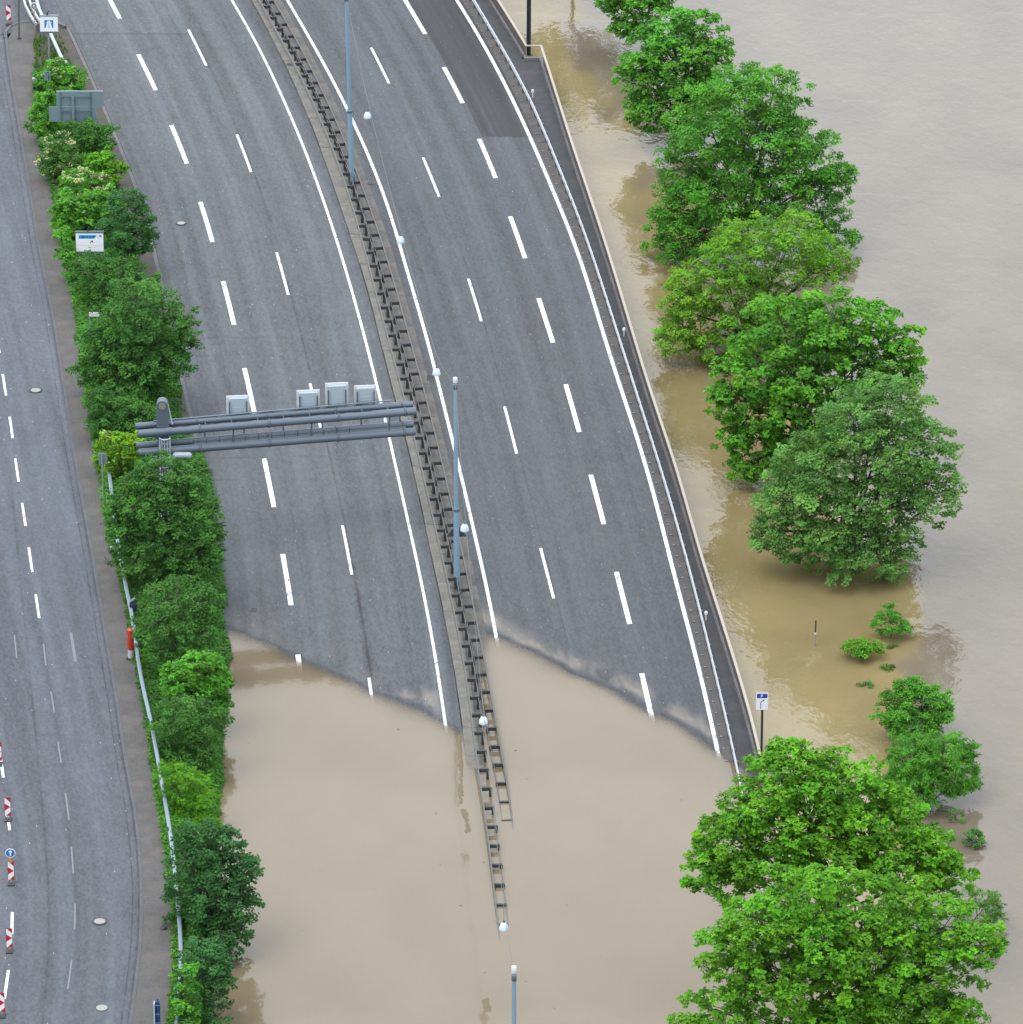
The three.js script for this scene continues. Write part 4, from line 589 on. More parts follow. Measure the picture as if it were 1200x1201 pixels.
// covers and drains set into the road
const coverGeo = new THREE.CylinderGeometry(0.29, 0.29, 0.02, 24), ringGeo = new THREE.RingGeometry(0.29, 0.4, 28).rotateX(-Math.PI / 2);
for (const [u, v, lab, s] of [[212.5, 262, 'round manhole cover in the gantry carriageway', 0.85], [42, 458, 'round manhole cover beside the white dashes of the street', 1], [117, 1081, 'pale round manhole cover in the bend of the street', 1], [119.5, 1182.5, 'pale worn cover without a ring in the bend of the street', 1]]) {
  const g = group('manhole_cover', onGround(u, v, 0.03)); tag(g, lab, 'manhole'); g.scale.setScalar(s); mesh('lid', coverGeo, std(0.36, 0.34, 0.32, 0.7), g); if (!lab.includes('worn')) { const r = mesh('ring', ringGeo, std(0.05, 0.05, 0.055, 0.8), g); r.position.y = 0.012; }
}
for (const [u, v, lab] of [[435, 214.5, 'dark round drain beside the upper lamp post'], [340, 76, 'dark round drain at the concrete edging'], [298, 715, 'dark drain at the kerb above the flood edge']]) { const g = group('road_drain', onGround(u, v, 0.02)); tag(g, lab, 'drain'); mesh('lid', new THREE.CylinderGeometry(0.22, 0.22, 0.02, 20), M.steelDark, g); const r = mesh('ring', new THREE.RingGeometry(0.22, 0.27, 20).rotateX(-Math.PI / 2), M.steelWorn, g); r.position.y = 0.006; }
{ const g = group('road_drain', onGround(505, 443, 0.02)); tag(g, 'square grated drain below a hanging lamp at the central barrier', 'drain'); for (let k = 0; k < 6; k++) mesh('grate_bar', box(0.44, 0.03, 0.05, 0, 0, -0.25 + k * 0.1), M.steelDark, g); mesh('frame', box(0.56, 0.02, 0.66, 0, -0.012, 0), M.kerb, g); }
{ const g = group('litter', onGround(192, 1090, 0.0)); tag(g, 'small black scrap lying on the pavement', 'litter'); const s = new THREE.IcosahedronGeometry(0.16, 1), a = s.attributes.position; for (let k = 0; k < a.count; k++) { const n = 0.6 + 0.6 * hash2(Math.round(a.getX(k) * 60), Math.round(a.getY(k) * 60 + a.getZ(k) * 130)); a.setXYZ(k, a.getX(k) * n * 1.3, (a.getY(k) + 0.14) * n * 0.5, a.getZ(k) * n); } s.computeVertexNormals(); mesh('scrap', s, M.black, g); }
{ // stake in the water
  const b = at(955.5, 765, -0.4), t = atZ(957, 728, b.z), g = group('gauge_stake', b), d = t.clone().sub(b); tag(g, 'thin white and dark stake standing in the brown water', 'stake'); mesh('shaft', tube([V(0, -0.6, 0), d.clone().multiplyScalar(0.6)], 0.03, 0.03, 8), M.steel, g); mesh('tip', tube([d.clone().multiplyScalar(0.6), d], 0.045, 0.045, 8), M.steelDark, g); mesh('band', tube([d.clone().multiplyScalar(0.57), d.clone().multiplyScalar(0.63)], 0.055, 0.055, 8), M.white, g);
}

// ---------------------------------------------------------------- vegetation
// one leaf spray: folded leaves round a short twig, about 1 unit across
function sprayGeo(n, len, wid, seed, droop = 0.25) {
  const R = rng(seed), m = new MB();
  for (let k = 0; k < n; k++) {
    const a = R() * 6.283, r = 0.15 + 0.85 * Math.sqrt(R()), c = V(Math.cos(a) * r * 0.62, (R() - 0.5) * 0.55, Math.sin(a) * r * 0.62);
    const dir = V(Math.cos(a + (R() - 0.5) * 1.6), (R() - 0.55) * 0.9 - droop, Math.sin(a + (R() - 0.5) * 1.6)).normalize(), nrm = V((R() - 0.5) * 1.1, 1, (R() - 0.5) * 1.1).normalize();
    const side = new THREE.Vector3().crossVectors(dir, nrm).normalize(), up = new THREE.Vector3().crossVectors(side, dir), l = len * (0.7 + 0.6 * R()), w = wid * (0.7 + 0.6 * R());
    const P = (t, s, y) => c.clone().addScaledVector(dir, t * l).addScaledVector(side, s * w).addScaledVector(up, y * w);
    const q = [P(-0.5, 0, 0), P(-0.05, -0.5, 0.18), P(0.5, 0, -0.05), P(-0.05, 0.5, 0.18)].map(p => m.v(p.x, p.y, p.z)); m.i.push(q[0], q[2], q[1], q[0], q[3], q[2]);
  }
  return m.geo(true);
}
const sprays = { broad: sprayGeo(9, 0.62, 0.46, 3), fine: sprayGeo(12, 0.6, 0.26, 4, 0.1), round: sprayGeo(9, 0.5, 0.46, 6), willow: sprayGeo(13, 0.8, 0.16, 8, 0.35) };
const leafMat = new THREE.MeshPhysicalMaterial({ color: 0xffffff, roughness: 0.93, transmission: 0.38, thickness: 0, ior: 1.35, specularIntensity: 0.35 });
const _m = new THREE.Matrix4(), _q = new THREE.Quaternion(), _e = new THREE.Euler(), _c = new THREE.Color();
const KIND = { // base leaf colours (linear)
  bright: [0.074, 0.232, 0.016], vivid: [0.092, 0.262, 0.012], green: [0.068, 0.225, 0.018], lime: [0.112, 0.265, 0.014], dark: [0.045, 0.138, 0.02], grey: [0.09, 0.208, 0.038], deep: [0.034, 0.112, 0.026], fresh: [0.085, 0.24, 0.01], yellow: [0.115, 0.255, 0.01],
};
let instances = 0;
// lobes: [u, v, radius in pixels, metres behind the base, flattening]; base: pixel where the stem meets ground or water
function plant(name, label, cat, base, lobes, o) {
  const R = rng(o.seed || (lobes[0][0] * 31 + lobes[0][1] * 17) | 0), y0 = o.y0 !== undefined ? o.y0 : H(base[0], base[1]), P = at(base[0], base[1], y0);
  const g = group(name, P); tag(g, label, cat, o.group);
  const col = KIND[o.kind || 'green'], ls = o.leaf || 0.34, pm = o.puff || 1;
  const L = lobes.map(([u, v, r, dz = 0, fl = 0.85]) => { const C = atZ(u, v, P.z - dz), rr = r / pxm(P.z); return { c: C.sub(P), r: rr, ry: rr * fl }; });
  const xs = [], tips = [];
  const inside = (p, me) => L.some((l, k) => k !== me && ((p.x - l.c.x) ** 2 + (p.z - l.c.z) ** 2) / (l.r * l.r) + (p.y - l.c.y) ** 2 / (l.ry * l.ry) < 0.55);
  L.forEach((l, k) => {
    const sx = R() * 50, pr0 = Math.max(0.26, Math.min(0.78, 0.24 * l.r + 0.1)) * pm, n = Math.ceil((o.dens || 1) * 3.3 * l.r * l.r / (pr0 * pr0));
    for (let i = 0; i < n; i++) {
      const cy = 1 - 2 * ((i + 0.5) / n), th = i * 2.39996 + R() * 0.7, sr = Math.sqrt(1 - cy * cy);
      if (cy < -0.55 && R() < 0.7) continue; if (R() < (o.gap ?? 0.1) + 0.06) continue;
      const d = V(Math.cos(th) * sr, cy, Math.sin(th) * sr), bump = 0.72 + 0.56 * fbm(d.x * 1.9 + sx, d.y * 1.9 + d.z * 2.3, 2), out = R(), f = bump * (out < 0.15 ? 0.7 : out > 0.88 ? 1.06 + 0.16 * R() : 0.9 + 0.12 * R());
      const p = V(l.c.x + d.x * l.r * f, l.c.y + d.y * l.ry * f, l.c.z + d.z * l.r * f); if (inside(p, k)) continue; if (p.y + P.y < (o.low ?? 0.15) + Math.max(0, y0)) continue;
      const pr = pr0 * (out > 0.88 ? 0.42 : 0.6 + 0.75 * R()), nl = Math.ceil((o.fill || 1) * 24 * pr * pr / (ls * ls) * 0.16 + 3), tone = 0.7 + 0.62 * R(), hue = (R() - 0.5) * 0.24; tips.push([p, k]);
      for (let j = 0; j < nl; j++) { // leaves over the upper shell of the puff
        const a = R() * 6.283, c2 = 1 - 1.35 * R(), s2 = Math.sqrt(Math.max(0, 1 - c2 * c2)), q = pr * (0.6 + 0.45 * R());
        xs.push([p.x + Math.cos(a) * s2 * q + d.x * 0.1, p.y + c2 * q * 0.6, p.z + Math.sin(a) * s2 * q + d.z * 0.1, ls * (0.75 + 0.5 * R()), R() * 6.283, Math.cos(a) * s2 * 0.55 + d.x * 0.3 + (R() - 0.5) * 0.5, Math.sin(a) * s2 * 0.55 + d.z * 0.3 + (R() - 0.5) * 0.5, tone * (0.85 + 0.3 * R()), hue, o.flower && cy > -0.1 && R() < o.flower ? 1 : 0]);
      }
    }
    const nf = Math.ceil((o.inner ?? 0.34) * 14 * l.r * l.r * l.ry / (ls * 1.3)); for (let j = 0; j < nf; j++) { const d = V(R() - 0.5, R() - 0.5, R() - 0.5).normalize(), f = 0.35 + 0.45 * R(); const y = l.c.y + d.y * l.ry * f; if (y + P.y < (o.low ?? 0.15)) continue; xs.push([l.c.x + d.x * l.r * f, y, l.c.z + d.z * l.r * f, ls * 1.15, R() * 6.283, R() - 0.5, R() - 0.5, 0.9, 0, 0]); }
  });
  // stem, limbs and twigs
  const woody = o.bush ? 0.035 : 0.08 + 0.02 * L[0].r, wood = [], top = L.reduce((a, l) => a.add(l.c), V(0, 0, 0)).multiplyScalar(1 / L.length), fork = V(top.x * 0.45, Math.max(0.25, top.y * 0.45), top.z * 0.45);
  mesh('trunk', tube([V(0, -0.7, 0), V(top.x * 0.06, 0.1, 0), V(top.x * 0.2, fork.y * 0.55, top.z * 0.2), fork], woody * 1.25, woody * 0.85, 9), M.bark, g);
  L.forEach((l, k) => { const e = l.c.clone().add(V((R() - 0.5) * 0.4, l.ry * 0.25, (R() - 0.5) * 0.4)), mid = fork.clone().lerp(e, 0.5).add(V(0, 0.12 * l.r, 0)); wood.push(tube([fork, mid, e], woody * 0.7, woody * 0.3, 6)); const mine = tips.filter(t => t[1] === k); for (let i = 0; i < mine.length; i += o.bush ? 4 : 2) { const t = mine[i][0], s = R() < 0.5 ? mid : e; wood.push(tube([s, s.clone().lerp(t, 0.55).add(V((R() - 0.5) * 0.3, 0.1 * l.r * R(), (R() - 0.5) * 0.3)), t], woody * 0.26, 0.012, 4, false)); } });
  if (wood.length) { const b = mesh('branches', mergeGeometries(wood), M.bark, g); b.userData.kind = 'stuff'; }
  const put = (list, name, colf) => { if (!list.length) return; const im = new THREE.InstancedMesh(sprays[o.spray || 'broad'], leafMat, list.length); im.name = name; sh(im); im.userData.kind = 'stuff'; list.forEach((x, i) => { _q.setFromEuler(_e.set(x[6] * 0.9, x[4], -x[5] * 0.9, 'YXZ')); _m.compose(_p.set(x[0], x[1], x[2]), _q, _s.setScalar(x[3])); im.setMatrixAt(i, _m); colf(x); im.setColorAt(i, _c); }); g.add(im); instances += list.length; };
  put(xs.filter(x => !x[9]), 'crown', x => _c.setRGB(col[0] * x[7] * (1 + x[8] * 1.3), col[1] * x[7] * (1 + x[8] * 0.25), col[2] * x[7]));
  put(xs.filter(x => x[9]), 'blossom', x => _c.setRGB(0.34 * x[7], 0.34 * x[7], 0.17 * x[7]));
  return g;
}
const _p = new THREE.Vector3(), _s = new THREE.Vector3();

// trees standing in the flood along the river bank
const bank = 'trees standing in the flood along the bank';
plant('tree', 'leafy tree beyond the top of the river railing', 'tree', [672, -14], [[672, -120, 46, 0], [640, -100, 34, 0.5], [700, -90, 38, -0.5]], { y0: 0, kind: 'green', group: bank });
plant('tree', 'small green tree at the upper end of the bank row', 'tree', [762, 66], [[752, 8, 36, 0], [772, -14, 28, 0.8], [726, 4, 20, 0.3, 0.6], [738, 34, 20, -0.4]], { y0: 0, kind: 'green', leaf: 0.36, group: bank });
plant('tree', 'mid-green tree with ragged side boughs, second along the bank', 'tree', [792, 168], [[790, 62, 42, 0], [812, 44, 34, 0.8], [752, 88, 32, 0.4, 0.7], [768, 130, 30, -0.6, 0.7], [800, 108, 40, -0.5], [828, 66, 26, 0.6], [812, 132, 30, -0.4, 0.8], [835, 108, 28, 0.2]], { y0: 0, kind: 'green', leaf: 0.36, gap: 0.16, group: bank });
plant('tree', 'broad open-crowned tree with bare stems showing, mid bank', 'tree', [878, 298], [[868, 122, 48, 0.6], [905, 118, 38, 1.2], [836, 158, 44, 0.2], [895, 172, 54, 0], [940, 182, 42, 0.6], [808, 236, 40, -0.4], [855, 225, 48, -0.6], [925, 235, 46, -0.3], [962, 232, 34, 0.4], [974, 278, 28, 0, 0.7], [800, 290, 34, -0.8], [812, 195, 34, 0], [790, 262, 26, -0.5, 0.8], [985, 205, 16, 0.4, 0.7], [842, 275, 42, -0.9], [786, 322, 24, -1, 0.7]], { y0: 0, kind: 'green', leaf: 0.36, gap: 0.14, dens: 1.1, inner: 0.35, spray: 'fine', group: bank });
plant('tree', 'pale yellow-green tree between the open crown and the bright dome', 'tree', [892, 420], [[880, 296, 46, 0.2], [925, 292, 46, 0.5], [965, 318, 34, 0.6], [838, 330, 44, 0], [880, 348, 44, -0.4], [818, 378, 34, -0.3], [850, 400, 32, -0.8], [842, 440, 26, -0.9], [798, 400, 24, -0.6], [905, 375, 40, -0.6], [835, 478, 24, -1, 0.8], [806, 350, 30, -0.4]], { y0: 0, kind: 'lime', leaf: 0.33, gap: 0.1, spray: 'fine', group: bank });
plant('tree', 'bright green domed tree with layered boughs on the bank', 'tree', [950, 560], [[920, 392, 46, 0.4], [972, 384, 50, 0.8], [1022, 398, 44, 0.9], [1046, 416, 28, 0.7], [892, 432, 42, 0], [940, 436, 50, -0.2], [1000, 440, 46, 0.3], [900, 480, 38, -0.5], [945, 492, 36, -0.8], [890, 520, 28, -0.7], [862, 470, 26, -0.4], [868, 510, 24, -0.8, 0.8], [930, 530, 36, -0.9], [880, 548, 22, -1, 0.8], [1055, 440, 26, 0.5]], { y0: 0, kind: 'bright', leaf: 0.34, gap: 0.12, spray: 'broad', group: bank });
plant('tree', 'grey-green round tree ending the bank row, skirt in the water', 'tree', [1000, 672], [[1040, 476, 44, 0.8], [1005, 500, 42, 0.5], [1072, 520, 44, 0.6], [1020, 545, 56, 0.2], [1084, 575, 38, 0.2], [960, 545, 44, 0.2], [930, 585, 42, -0.2], [985, 600, 52, -0.4], [1045, 600, 46, -0.3], [912, 628, 28, -0.5], [965, 645, 42, -0.6], [1020, 652, 40, -0.7], [1045, 640, 26, -0.4]], { y0: 0, kind: 'grey', leaf: 0.34, gap: 0.08, spray: 'round', group: bank, low: 0.05 });
const near = 'big trees at the drowned end of the railing';
plant('tree', 'vivid green tree covering the drowned end of the river railing', 'tree', [985, 1150], [[930, 912, 46, 0.8], [985, 922, 46, 1.0], [895, 955, 48, 0.5], [945, 962, 52, 0.3], [1010, 958, 50, 0.6], [1045, 962, 38, 0.8], [862, 992, 44, 0.2], [840, 1030, 36, 0.2], [1082, 1002, 34, 0.6], [1116, 1028, 24, 0.5], [905, 1010, 52, -0.2], [985, 1005, 56, 0], [1060, 1015, 52, 0.2], [925, 888, 22, 0.9]], { y0: 0, kind: 'vivid', leaf: 0.31, gap: 0.14, fill: 1.05, group: near });
plant('tree', 'vivid green tree filling the bank below the larger crown', 'tree', [985, 1330], [[945, 1062, 52, 0.6], [1005, 1066, 50, 0.8], [1062, 1072, 46, 0.8], [900, 1092, 48, 0.3], [1110, 1092, 42, 0.7], [1140, 1108, 34, 0.6], [865, 1120, 40, 0.3], [960, 1112, 58, 0], [1030, 1122, 58, 0.2], [1095, 1140, 50, 0.2], [900, 1150, 54, -0.2], [985, 1165, 58, -0.4], [1060, 1180, 54, -0.2], [850, 1200, 46, 0], [925, 1215, 58, -0.5], [1010, 1225, 58, -0.6], [1110, 1205, 36, 0]], { y0: 0, kind: 'vivid', leaf: 0.31, gap: 0.12, fill: 1.05, group: near });
plant('shrub', 'thin grey-green willow shrub behind the big vivid crowns', 'shrub', [1140, 1085], [[1145, 1055, 22, 0, 0.8], [1162, 1068, 14, 0.2, 0.7]], { y0: 0, kind: 'grey', leaf: 0.3, spray: 'willow', bush: true, gap: 0.3, inner: 0.1 });
// drowned shrubs
plant('shrub', 'bushy shrub tip with an upright plume in the brown water', 'shrub', [1045, 748], [[1042, 732, 16, 0, 0.6], [1043, 718, 9, 0, 1.1], [1058, 738, 9, 0, 0.6]], { y0: 0, kind: 'green', leaf: 0.24, spray: 'fine', bush: true, low: 0.02, puff: 0.8 });
plant('shrub', 'low round bright shrub tip in the brown water', 'shrub', [1011, 772], [[1005, 760, 14, 0, 0.5], [1021, 760, 11, 0, 0.5]], { y0: 0, kind: 'fresh', leaf: 0.26, spray: 'round', bush: true, low: 0.02, puff: 0.8 });
plant('shrub', 'wide spreading shrub between stake and willow bush', 'shrub', [1072, 866], [[1055, 832, 26, 0, 0.7], [1085, 826, 26, 0.3, 0.75], [1070, 848, 28, -0.2, 0.5], [1066, 808, 14, 0.4, 0.8], [1102, 840, 14, 0, 0.6]], { y0: 0, kind: 'green', leaf: 0.27, spray: 'fine', bush: true, low: 0.02, puff: 0.85, dens: 1.5, fill: 1.3 });
plant('shrub', 'round feathery willow bush rising from the river', 'shrub', [1090, 940], [[1075, 892, 30, 0, 0.8], [1108, 892, 32, 0.2, 0.8], [1090, 916, 36, -0.2, 0.55], [1128, 880, 14, 0.3, 0.9], [1060, 915, 20, 0, 0.6], [1118, 915, 26, 0, 0.6]], { y0: 0, kind: 'green', leaf: 0.3, spray: 'willow', bush: true, low: 0.02, puff: 0.85, dens: 1.6, fill: 1.4 });
plant('shrub', 'small dark tuft alone in the river', 'shrub', [1145, 992], [[1143, 984, 9, 0, 0.9], [1149, 980, 5, 0, 0.7]], { y0: 0, kind: 'dark', leaf: 0.22, spray: 'round', bush: true, low: 0.02, puff: 0.7 });
plant('shrub', 'sparse sprig poking out below the willow bush', 'shrub', [1121, 962], [[1121, 955, 7, 0, 0.9]], { y0: 0, kind: 'grey', leaf: 0.2, spray: 'willow', bush: true, low: 0.02, gap: 0.45, inner: 0, puff: 0.7 });
for (const [u, v, r] of [[1040, 783, 5], [1015, 804, 6], [1048, 760, 4]]) plant('floating_leaves', 'thin raft of leafy twigs afloat near the drowned shrubs', 'leaves', [u, v], [[u, v - 1, r, 0, 0.15]], { y0: 0, kind: 'dark', leaf: 0.2, spray: 'fine', bush: true, low: -0.05, gap: 0.3, inner: 0, puff: 0.6, group: 'leaf rafts near the drowned shrubs' });

// planted verge
const vt = 'small trees on the verge', vb = 'bushes on the verge';
plant('tree', 'round dense dark-green tree above the gantry mast', 'tree', [165, 478], [[165, 372, 46, 0.2], [128, 400, 32, 0], [198, 382, 28, 0.2], [145, 430, 40, -0.2], [190, 425, 36, -0.1], [168, 450, 38, -0.4], [215, 402, 14, 0], [120, 432, 24, -0.1]], { kind: 'dark', leaf: 0.32, spray: 'round', gap: 0.07, group: vt });
plant('tree', 'round mid-green tree hiding the foot of the gantry', 'tree', [200, 700], [[190, 575, 36, 0.4], [188, 560, 26, 0.3], [168, 572, 24, 0.3], [210, 568, 22, 0.3], [160, 592, 34, 0.1], [222, 594, 32, 0.3], [190, 615, 44, 0], [150, 622, 24, 0], [235, 632, 26, 0.1], [205, 655, 44, -0.2], [172, 650, 34, -0.2], [240, 655, 18, 0]], { kind: 'dark', leaf: 0.32, spray: 'round', gap: 0.07, group: vt });
plant('tree', 'loose green tree beside the red bollard', 'tree', [215, 800], [[205, 705, 32, 0.2], [232, 705, 22, 0.3], [190, 735, 30, 0], [225, 742, 30, 0], [205, 765, 34, -0.2], [240, 730, 16, 0.1]], { kind: 'dark', leaf: 0.32, spray: 'fine', gap: 0.1, group: vt });
plant('tree', 'light green sapling leaning over the flood edge', 'tree', [228, 850], [[238, 785, 22, 0.2], [215, 795, 22, 0.1], [252, 800, 15, 0], [228, 815, 28, -0.1], [252, 825, 14, 0]], { kind: 'green', leaf: 0.32, spray: 'broad', gap: 0.14, group: vt });
plant('bush', 'dense green bush below the light sapling', 'bush', [222, 900], [[215, 840, 28, 0.2, 0.8], [238, 850, 24, 0, 0.8], [205, 866, 26, 0, 0.7], [230, 880, 28, -0.2, 0.7]], { kind: 'dark', leaf: 0.3, spray: 'fine', bush: true, group: vb });
plant('tree', 'dark spreading tree overhanging the flooded carriageway', 'tree', [245, 1128], [[235, 985, 24, 0.5], [258, 990, 20, 0.5], [225, 1015, 28, 0.2], [262, 1020, 32, 0.2], [284, 1020, 16, 0.2], [240, 1048, 40, 0], [275, 1058, 26, 0], [225, 1082, 28, -0.1], [255, 1090, 34, -0.2], [270, 1075, 24, 0]], { kind: 'deep', leaf: 0.34, spray: 'round', gap: 0.12, group: vt });
plant('bush', 'very dark bush at the foot of the overhanging tree', 'bush', [240, 1225], [[240, 1125, 26, 0.3], [238, 1155, 28, 0.1], [240, 1185, 30, -0.1], [235, 1212, 30, -0.3], [255, 1140, 14, 0]], { kind: 'deep', leaf: 0.32, spray: 'round', bush: true, group: vb });
plant('bush', 'cream-flowered bush below the motorway sign', 'bush', [72, 112], [[68, 84, 15, 0.2], [82, 92, 14, 0], [58, 95, 14, 0], [74, 100, 16, -0.1]], { kind: 'green', leaf: 0.28, spray: 'round', bush: true, flower: 0.14, group: vb });
plant('bush', 'bright green bush left of the stepped sign', 'bush', [58, 168], [[52, 132, 14, 0.1], [50, 148, 13, 0], [62, 158, 16, 0], [56, 118, 12, 0.2]], { kind: 'green', leaf: 0.28, bush: true, group: vb });
plant('bush', 'dark green bush under the stepped sign', 'bush', [108, 192], [[98, 158, 20, 0.1], [114, 165, 16, 0], [105, 178, 20, -0.1], [125, 152, 8, 0]], { kind: 'dark', leaf: 0.3, spray: 'round', bush: true, group: vb });
plant('bush', 'cream-blossomed bush below the stepped sign', 'bush', [78, 215], [[68, 172, 17, 0.2], [62, 192, 16, 0.1], [82, 196, 20, 0], [68, 215, 18, -0.1]], { kind: 'dark', leaf: 0.28, spray: 'round', bush: true, flower: 0.2, group: vb });
plant('bush', 'bright green bush at the kerb below the stepped sign', 'bush', [130, 226], [[122, 192, 16, 0.1], [134, 202, 13, 0], [118, 212, 18, 0]], { kind: 'fresh', leaf: 0.28, bush: true, group: vb });
plant('bush', 'heavily blossomed pale bush above the dark shrub', 'bush', [98, 246], [[94, 212, 17, 0.1, 0.7], [110, 216, 15, 0, 0.7], [88, 232, 18, 0, 0.7]], { kind: 'green', leaf: 0.28, spray: 'round', bush: true, flower: 0.42, group: vb });
plant('bush', 'mid-green bush above the cyan-lettered sign', 'bush', [105, 282], [[88, 244, 22, 0.2], [112, 246, 24, 0.1], [82, 262, 18, 0], [102, 262, 20, 0.3]], { kind: 'green', leaf: 0.3, bush: true, group: vb });
plant('tree', 'dark bluish shrub-like tree beside the cyan-lettered sign', 'tree', [150, 322], [[148, 240, 20, 0.1], [158, 258, 20, 0.1], [146, 272, 26, -0.3], [160, 284, 18, 0], [140, 292, 22, -0.3]], { kind: 'deep', leaf: 0.32, spray: 'round', bush: true, group: vt });
plant('bush', 'dark bush between the cyan-lettered sign and the round tree', 'bush', [118, 362], [[104, 318, 18, 0.2], [124, 322, 22, 0.1], [148, 326, 22, 0], [170, 336, 16, 0], [112, 342, 20, -0.1], [138, 345, 24, -0.1]], { kind: 'dark', leaf: 0.3, spray: 'fine', bush: true, group: vb });
plant('bush', 'bright hedge along the pavement beside the cyan-lettered sign', 'bush', [84, 330], [[74, 275, 9, 0.2], [80, 298, 10, 0.1], [86, 318, 10, 0], [92, 340, 11, 0]], { kind: 'green', leaf: 0.26, bush: true, group: vb });
plant('bush', 'shaggy green bush between the round tree and the gantry', 'bush', [135, 520], [[116, 470, 15, 0.2], [132, 480, 20, 0.1], [152, 486, 20, 0], [124, 500, 18, 0], [142, 500, 18, 0], [175, 492, 14, 0]], { kind: 'dark', leaf: 0.3, spray: 'fine', bush: true, group: vb });
plant('bush', 'yellow-green bush with white flowers left of the gantry mast', 'bush', [140, 565], [[135, 520, 17, 0.2], [150, 528, 16, 0.1], [132, 542, 17, 0], [148, 552, 17, -0.1], [162, 516, 9, 0.2]], { kind: 'yellow', leaf: 0.28, bush: true, flower: 0.06, group: vb });
plant('bush', 'bright ground cover hedge above the dark overhanging tree', 'bush', [222, 968], [[200, 905, 14, 0.4, 0.6], [222, 912, 18, 0.2, 0.6], [210, 930, 18, 0.1, 0.6], [232, 935, 18, 0, 0.6], [206, 952, 14, 0, 0.6], [240, 958, 14, -0.1, 0.6], [222, 955, 16, 0, 0.6]], { kind: 'fresh', leaf: 0.27, bush: true, spray: 'willow', group: vb });
plant('bush', 'bright grassy hedge beside the barrier at the foot of the street', 'bush', [216, 1222], [[218, 1140, 8, 0.3, 0.7], [220, 1160, 10, 0.2, 0.7], [218, 1180, 11, 0.1, 0.7], [216, 1200, 12, 0, 0.7], [216, 1215, 12, -0.1, 0.7]], { kind: 'green', leaf: 0.26, bush: true, group: vb });
{ // grass and weeds along the verge
  const R = rng(77), blade = (() => { const m = new MB(); for (let k = 0; k < 7; k++) { const a = R() * 6.28, l = 0.5 + 0.5 * R(), d = 0.35 * R(), w = 0.07, c = Math.cos(a), s = Math.sin(a); const p = [[-s * w, 0, c * w], [s * w, 0, -c * w], [c * d * l, l, s * d * l]].map(q => m.v(q[0] + c * 0.1, q[1], q[2] + s * 0.1)); m.i.push(...p); } return m.geo(true); })();
  const spots = []; for (let k = 0; k < 9000; k++) { const v = 42 + Math.pow(R(), 0.9) * 1260, a = SW(v), b = LCk(v), t = Math.pow(R(), 1.4); const lim = v < 330 ? 0.78 : 1; if (t > lim) continue; if (v > 300 && R() < 0.25) continue; spots.push([lerp(a - 1, b - 1, t), v, t]); }
  const im = new THREE.InstancedMesh(blade, leafMat, spots.length); im.name = 'grass'; sh(im); spots.forEach(([u, v], i) => { const p = onGround(u, v); _q.setFromEuler(_e.set((R() - 0.5) * 0.4, R() * 6.28, (R() - 0.5) * 0.4)); _m.compose(p, _q, _s.setScalar(0.28 + 0.3 * R())); im.setMatrixAt(i, _m); const t = 0.7 + 0.5 * R(); im.setColorAt(i, _c.setRGB(0.075 * t, 0.15 * t, 0.02 * t)); });
  scene.add(im); tag(im, 'rough grass and weeds covering the planted verge', 'grass', null, 'stuff');
}
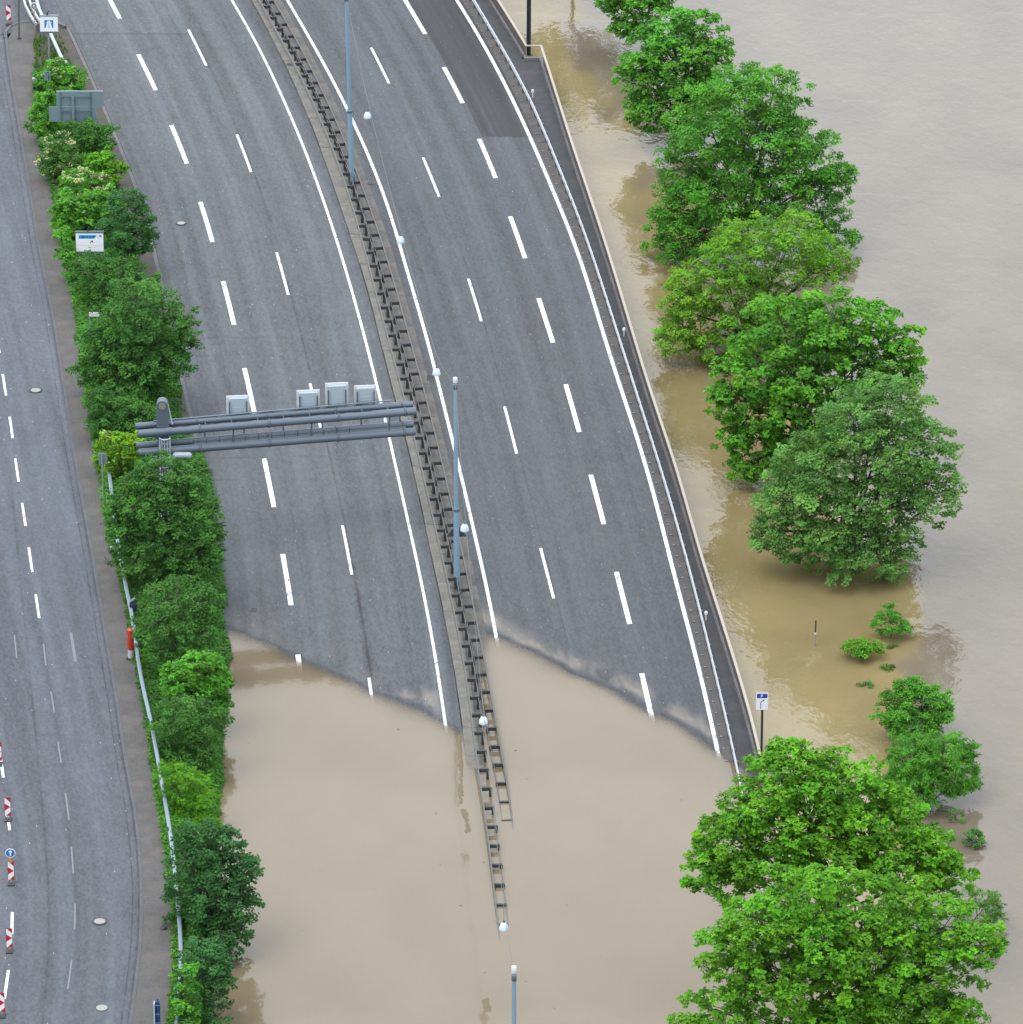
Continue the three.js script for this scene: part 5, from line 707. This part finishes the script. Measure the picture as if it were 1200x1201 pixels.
{ // undergrowth closing the gaps between the bushes
  const R = rng(91), spots = []; for (let k = 0; k < 42000; k++) { const v = 84 + R() * 1170, lim = v < 330 ? 0.72 : v < 520 ? 0.86 : 1.0, t = R() * (lim + 0.1 * fbm(v * 0.05, 3, 2)), u = lerp(SW(v) + 1, LCk(v), t), p = onGround(u, v), h = 0.2 + sm(0.12, 0.5, t) * (v > 440 ? 3.1 : 2.1) * Math.pow(fbm(p.x * 0.5, p.z * 0.33, 3), 1.4) * Math.sin(Math.PI * Math.min(1, 0.12 + 0.88 * t / lim)); spots.push([p.x + (R() - 0.5) * 0.2, p.y + h * (0.55 + 0.45 * Math.sqrt(R())), p.z, v, t]); }
  const im = new THREE.InstancedMesh(sprays.fine, leafMat, spots.length); im.name = 'undergrowth'; sh(im); spots.forEach((s, i) => { _q.setFromEuler(_e.set((R() - 0.5) * 0.9, R() * 6.28, (R() - 0.5) * 0.9)); _m.compose(_p.set(s[0], s[1], s[2]), _q, _s.setScalar(0.24 + 0.2 * R())); im.setMatrixAt(i, _m); const f = sm(0.35, 0.65, fbm(s[0] * 0.5 + 9, s[2] * 0.25, 3) + 0.2 * (0.4 - s[4])), a = KIND.dark, b = KIND.green, t = 0.75 + 0.5 * R(); im.setColorAt(i, _c.setRGB(lerp(a[0], b[0], f) * t, lerp(a[1], b[1], f) * t, lerp(a[2], b[2], f) * t)); });
  scene.add(im); tag(im, 'leafy undergrowth filling the verge between bushes and small trees', 'undergrowth', null, 'stuff');
}
{ // scum and twigs lying along the drowned concrete edging
  const R = rng(12), g = new MB(); const f = line([[539, 862], [541, 900], [541, 938], [549, 970], [553, 1010], [560, 1060], [565, 1120], [571, 1182]]);
  const cnt = [[864, 942, 150, 2.2], [950, 976, 60, 3.2], [1172, 1186, 60, 4]];
  for (const [a, b, n, w] of cnt) for (let k = 0; k < n; k++) { const v = lerp(a, b, R()), p = at(f(v) + (R() + R() - 1) * w, v, 0.006 + 0.002 * R()), r = 0.03 + 0.07 * R(), t = R() * 6.28; const c = g.v(p.x, p.y + 0.02, p.z, p.x, p.z), id = []; for (let j = 0; j < 6; j++) { const q = t + j / 6 * 6.28, e = r * (0.6 + 0.8 * R()); id.push(g.v(p.x + Math.cos(q) * e, p.y, p.z + Math.sin(q) * e * 2.2, p.x, p.z)); } for (let j = 0; j < 6; j++) g.i.push(c, id[(j + 1) % 6], id[j]); }
  tag(mesh('floating_debris', g.geo(), std(0.17, 0.13, 0.07, 0.9)), 'brown scum and twigs along the drowned concrete edging', 'debris', null, 'stuff');
}
{ // specks of bark, foam and litter drifting on the standing flood
  const R = rng(41), g = new MB(); for (let k = 0; k < 45; k++) { const v = 800 + R() * 400, a = LCk(v) + 12, b = 860, u = lerp(a, b, R()); if (H(u, v) > -0.06) continue; const p = at(u, v, 0.006), r = 0.012 + 0.05 * R() * R(), c = g.v(p.x, p.y + 0.012, p.z, p.x, p.z), id = []; for (let j = 0; j < 5; j++) { const q = j / 5 * 6.28, e = r * (0.5 + R()); id.push(g.v(p.x + Math.cos(q) * e * 1.6, p.y, p.z + Math.sin(q) * e * 1.6, p.x, p.z)); } for (let j = 0; j < 5; j++) g.i.push(c, id[(j + 1) % 5], id[j]); }
  tag(mesh('floating_litter', g.geo(), std(0.14, 0.11, 0.07, 0.9)), 'scattered dark specks drifting on the standing flood', 'litter', null, 'stuff');
}
if (globalThis.DEBUG) console.log('instances', instances, 'children', scene.children.length);

renderer.render(scene, camera);
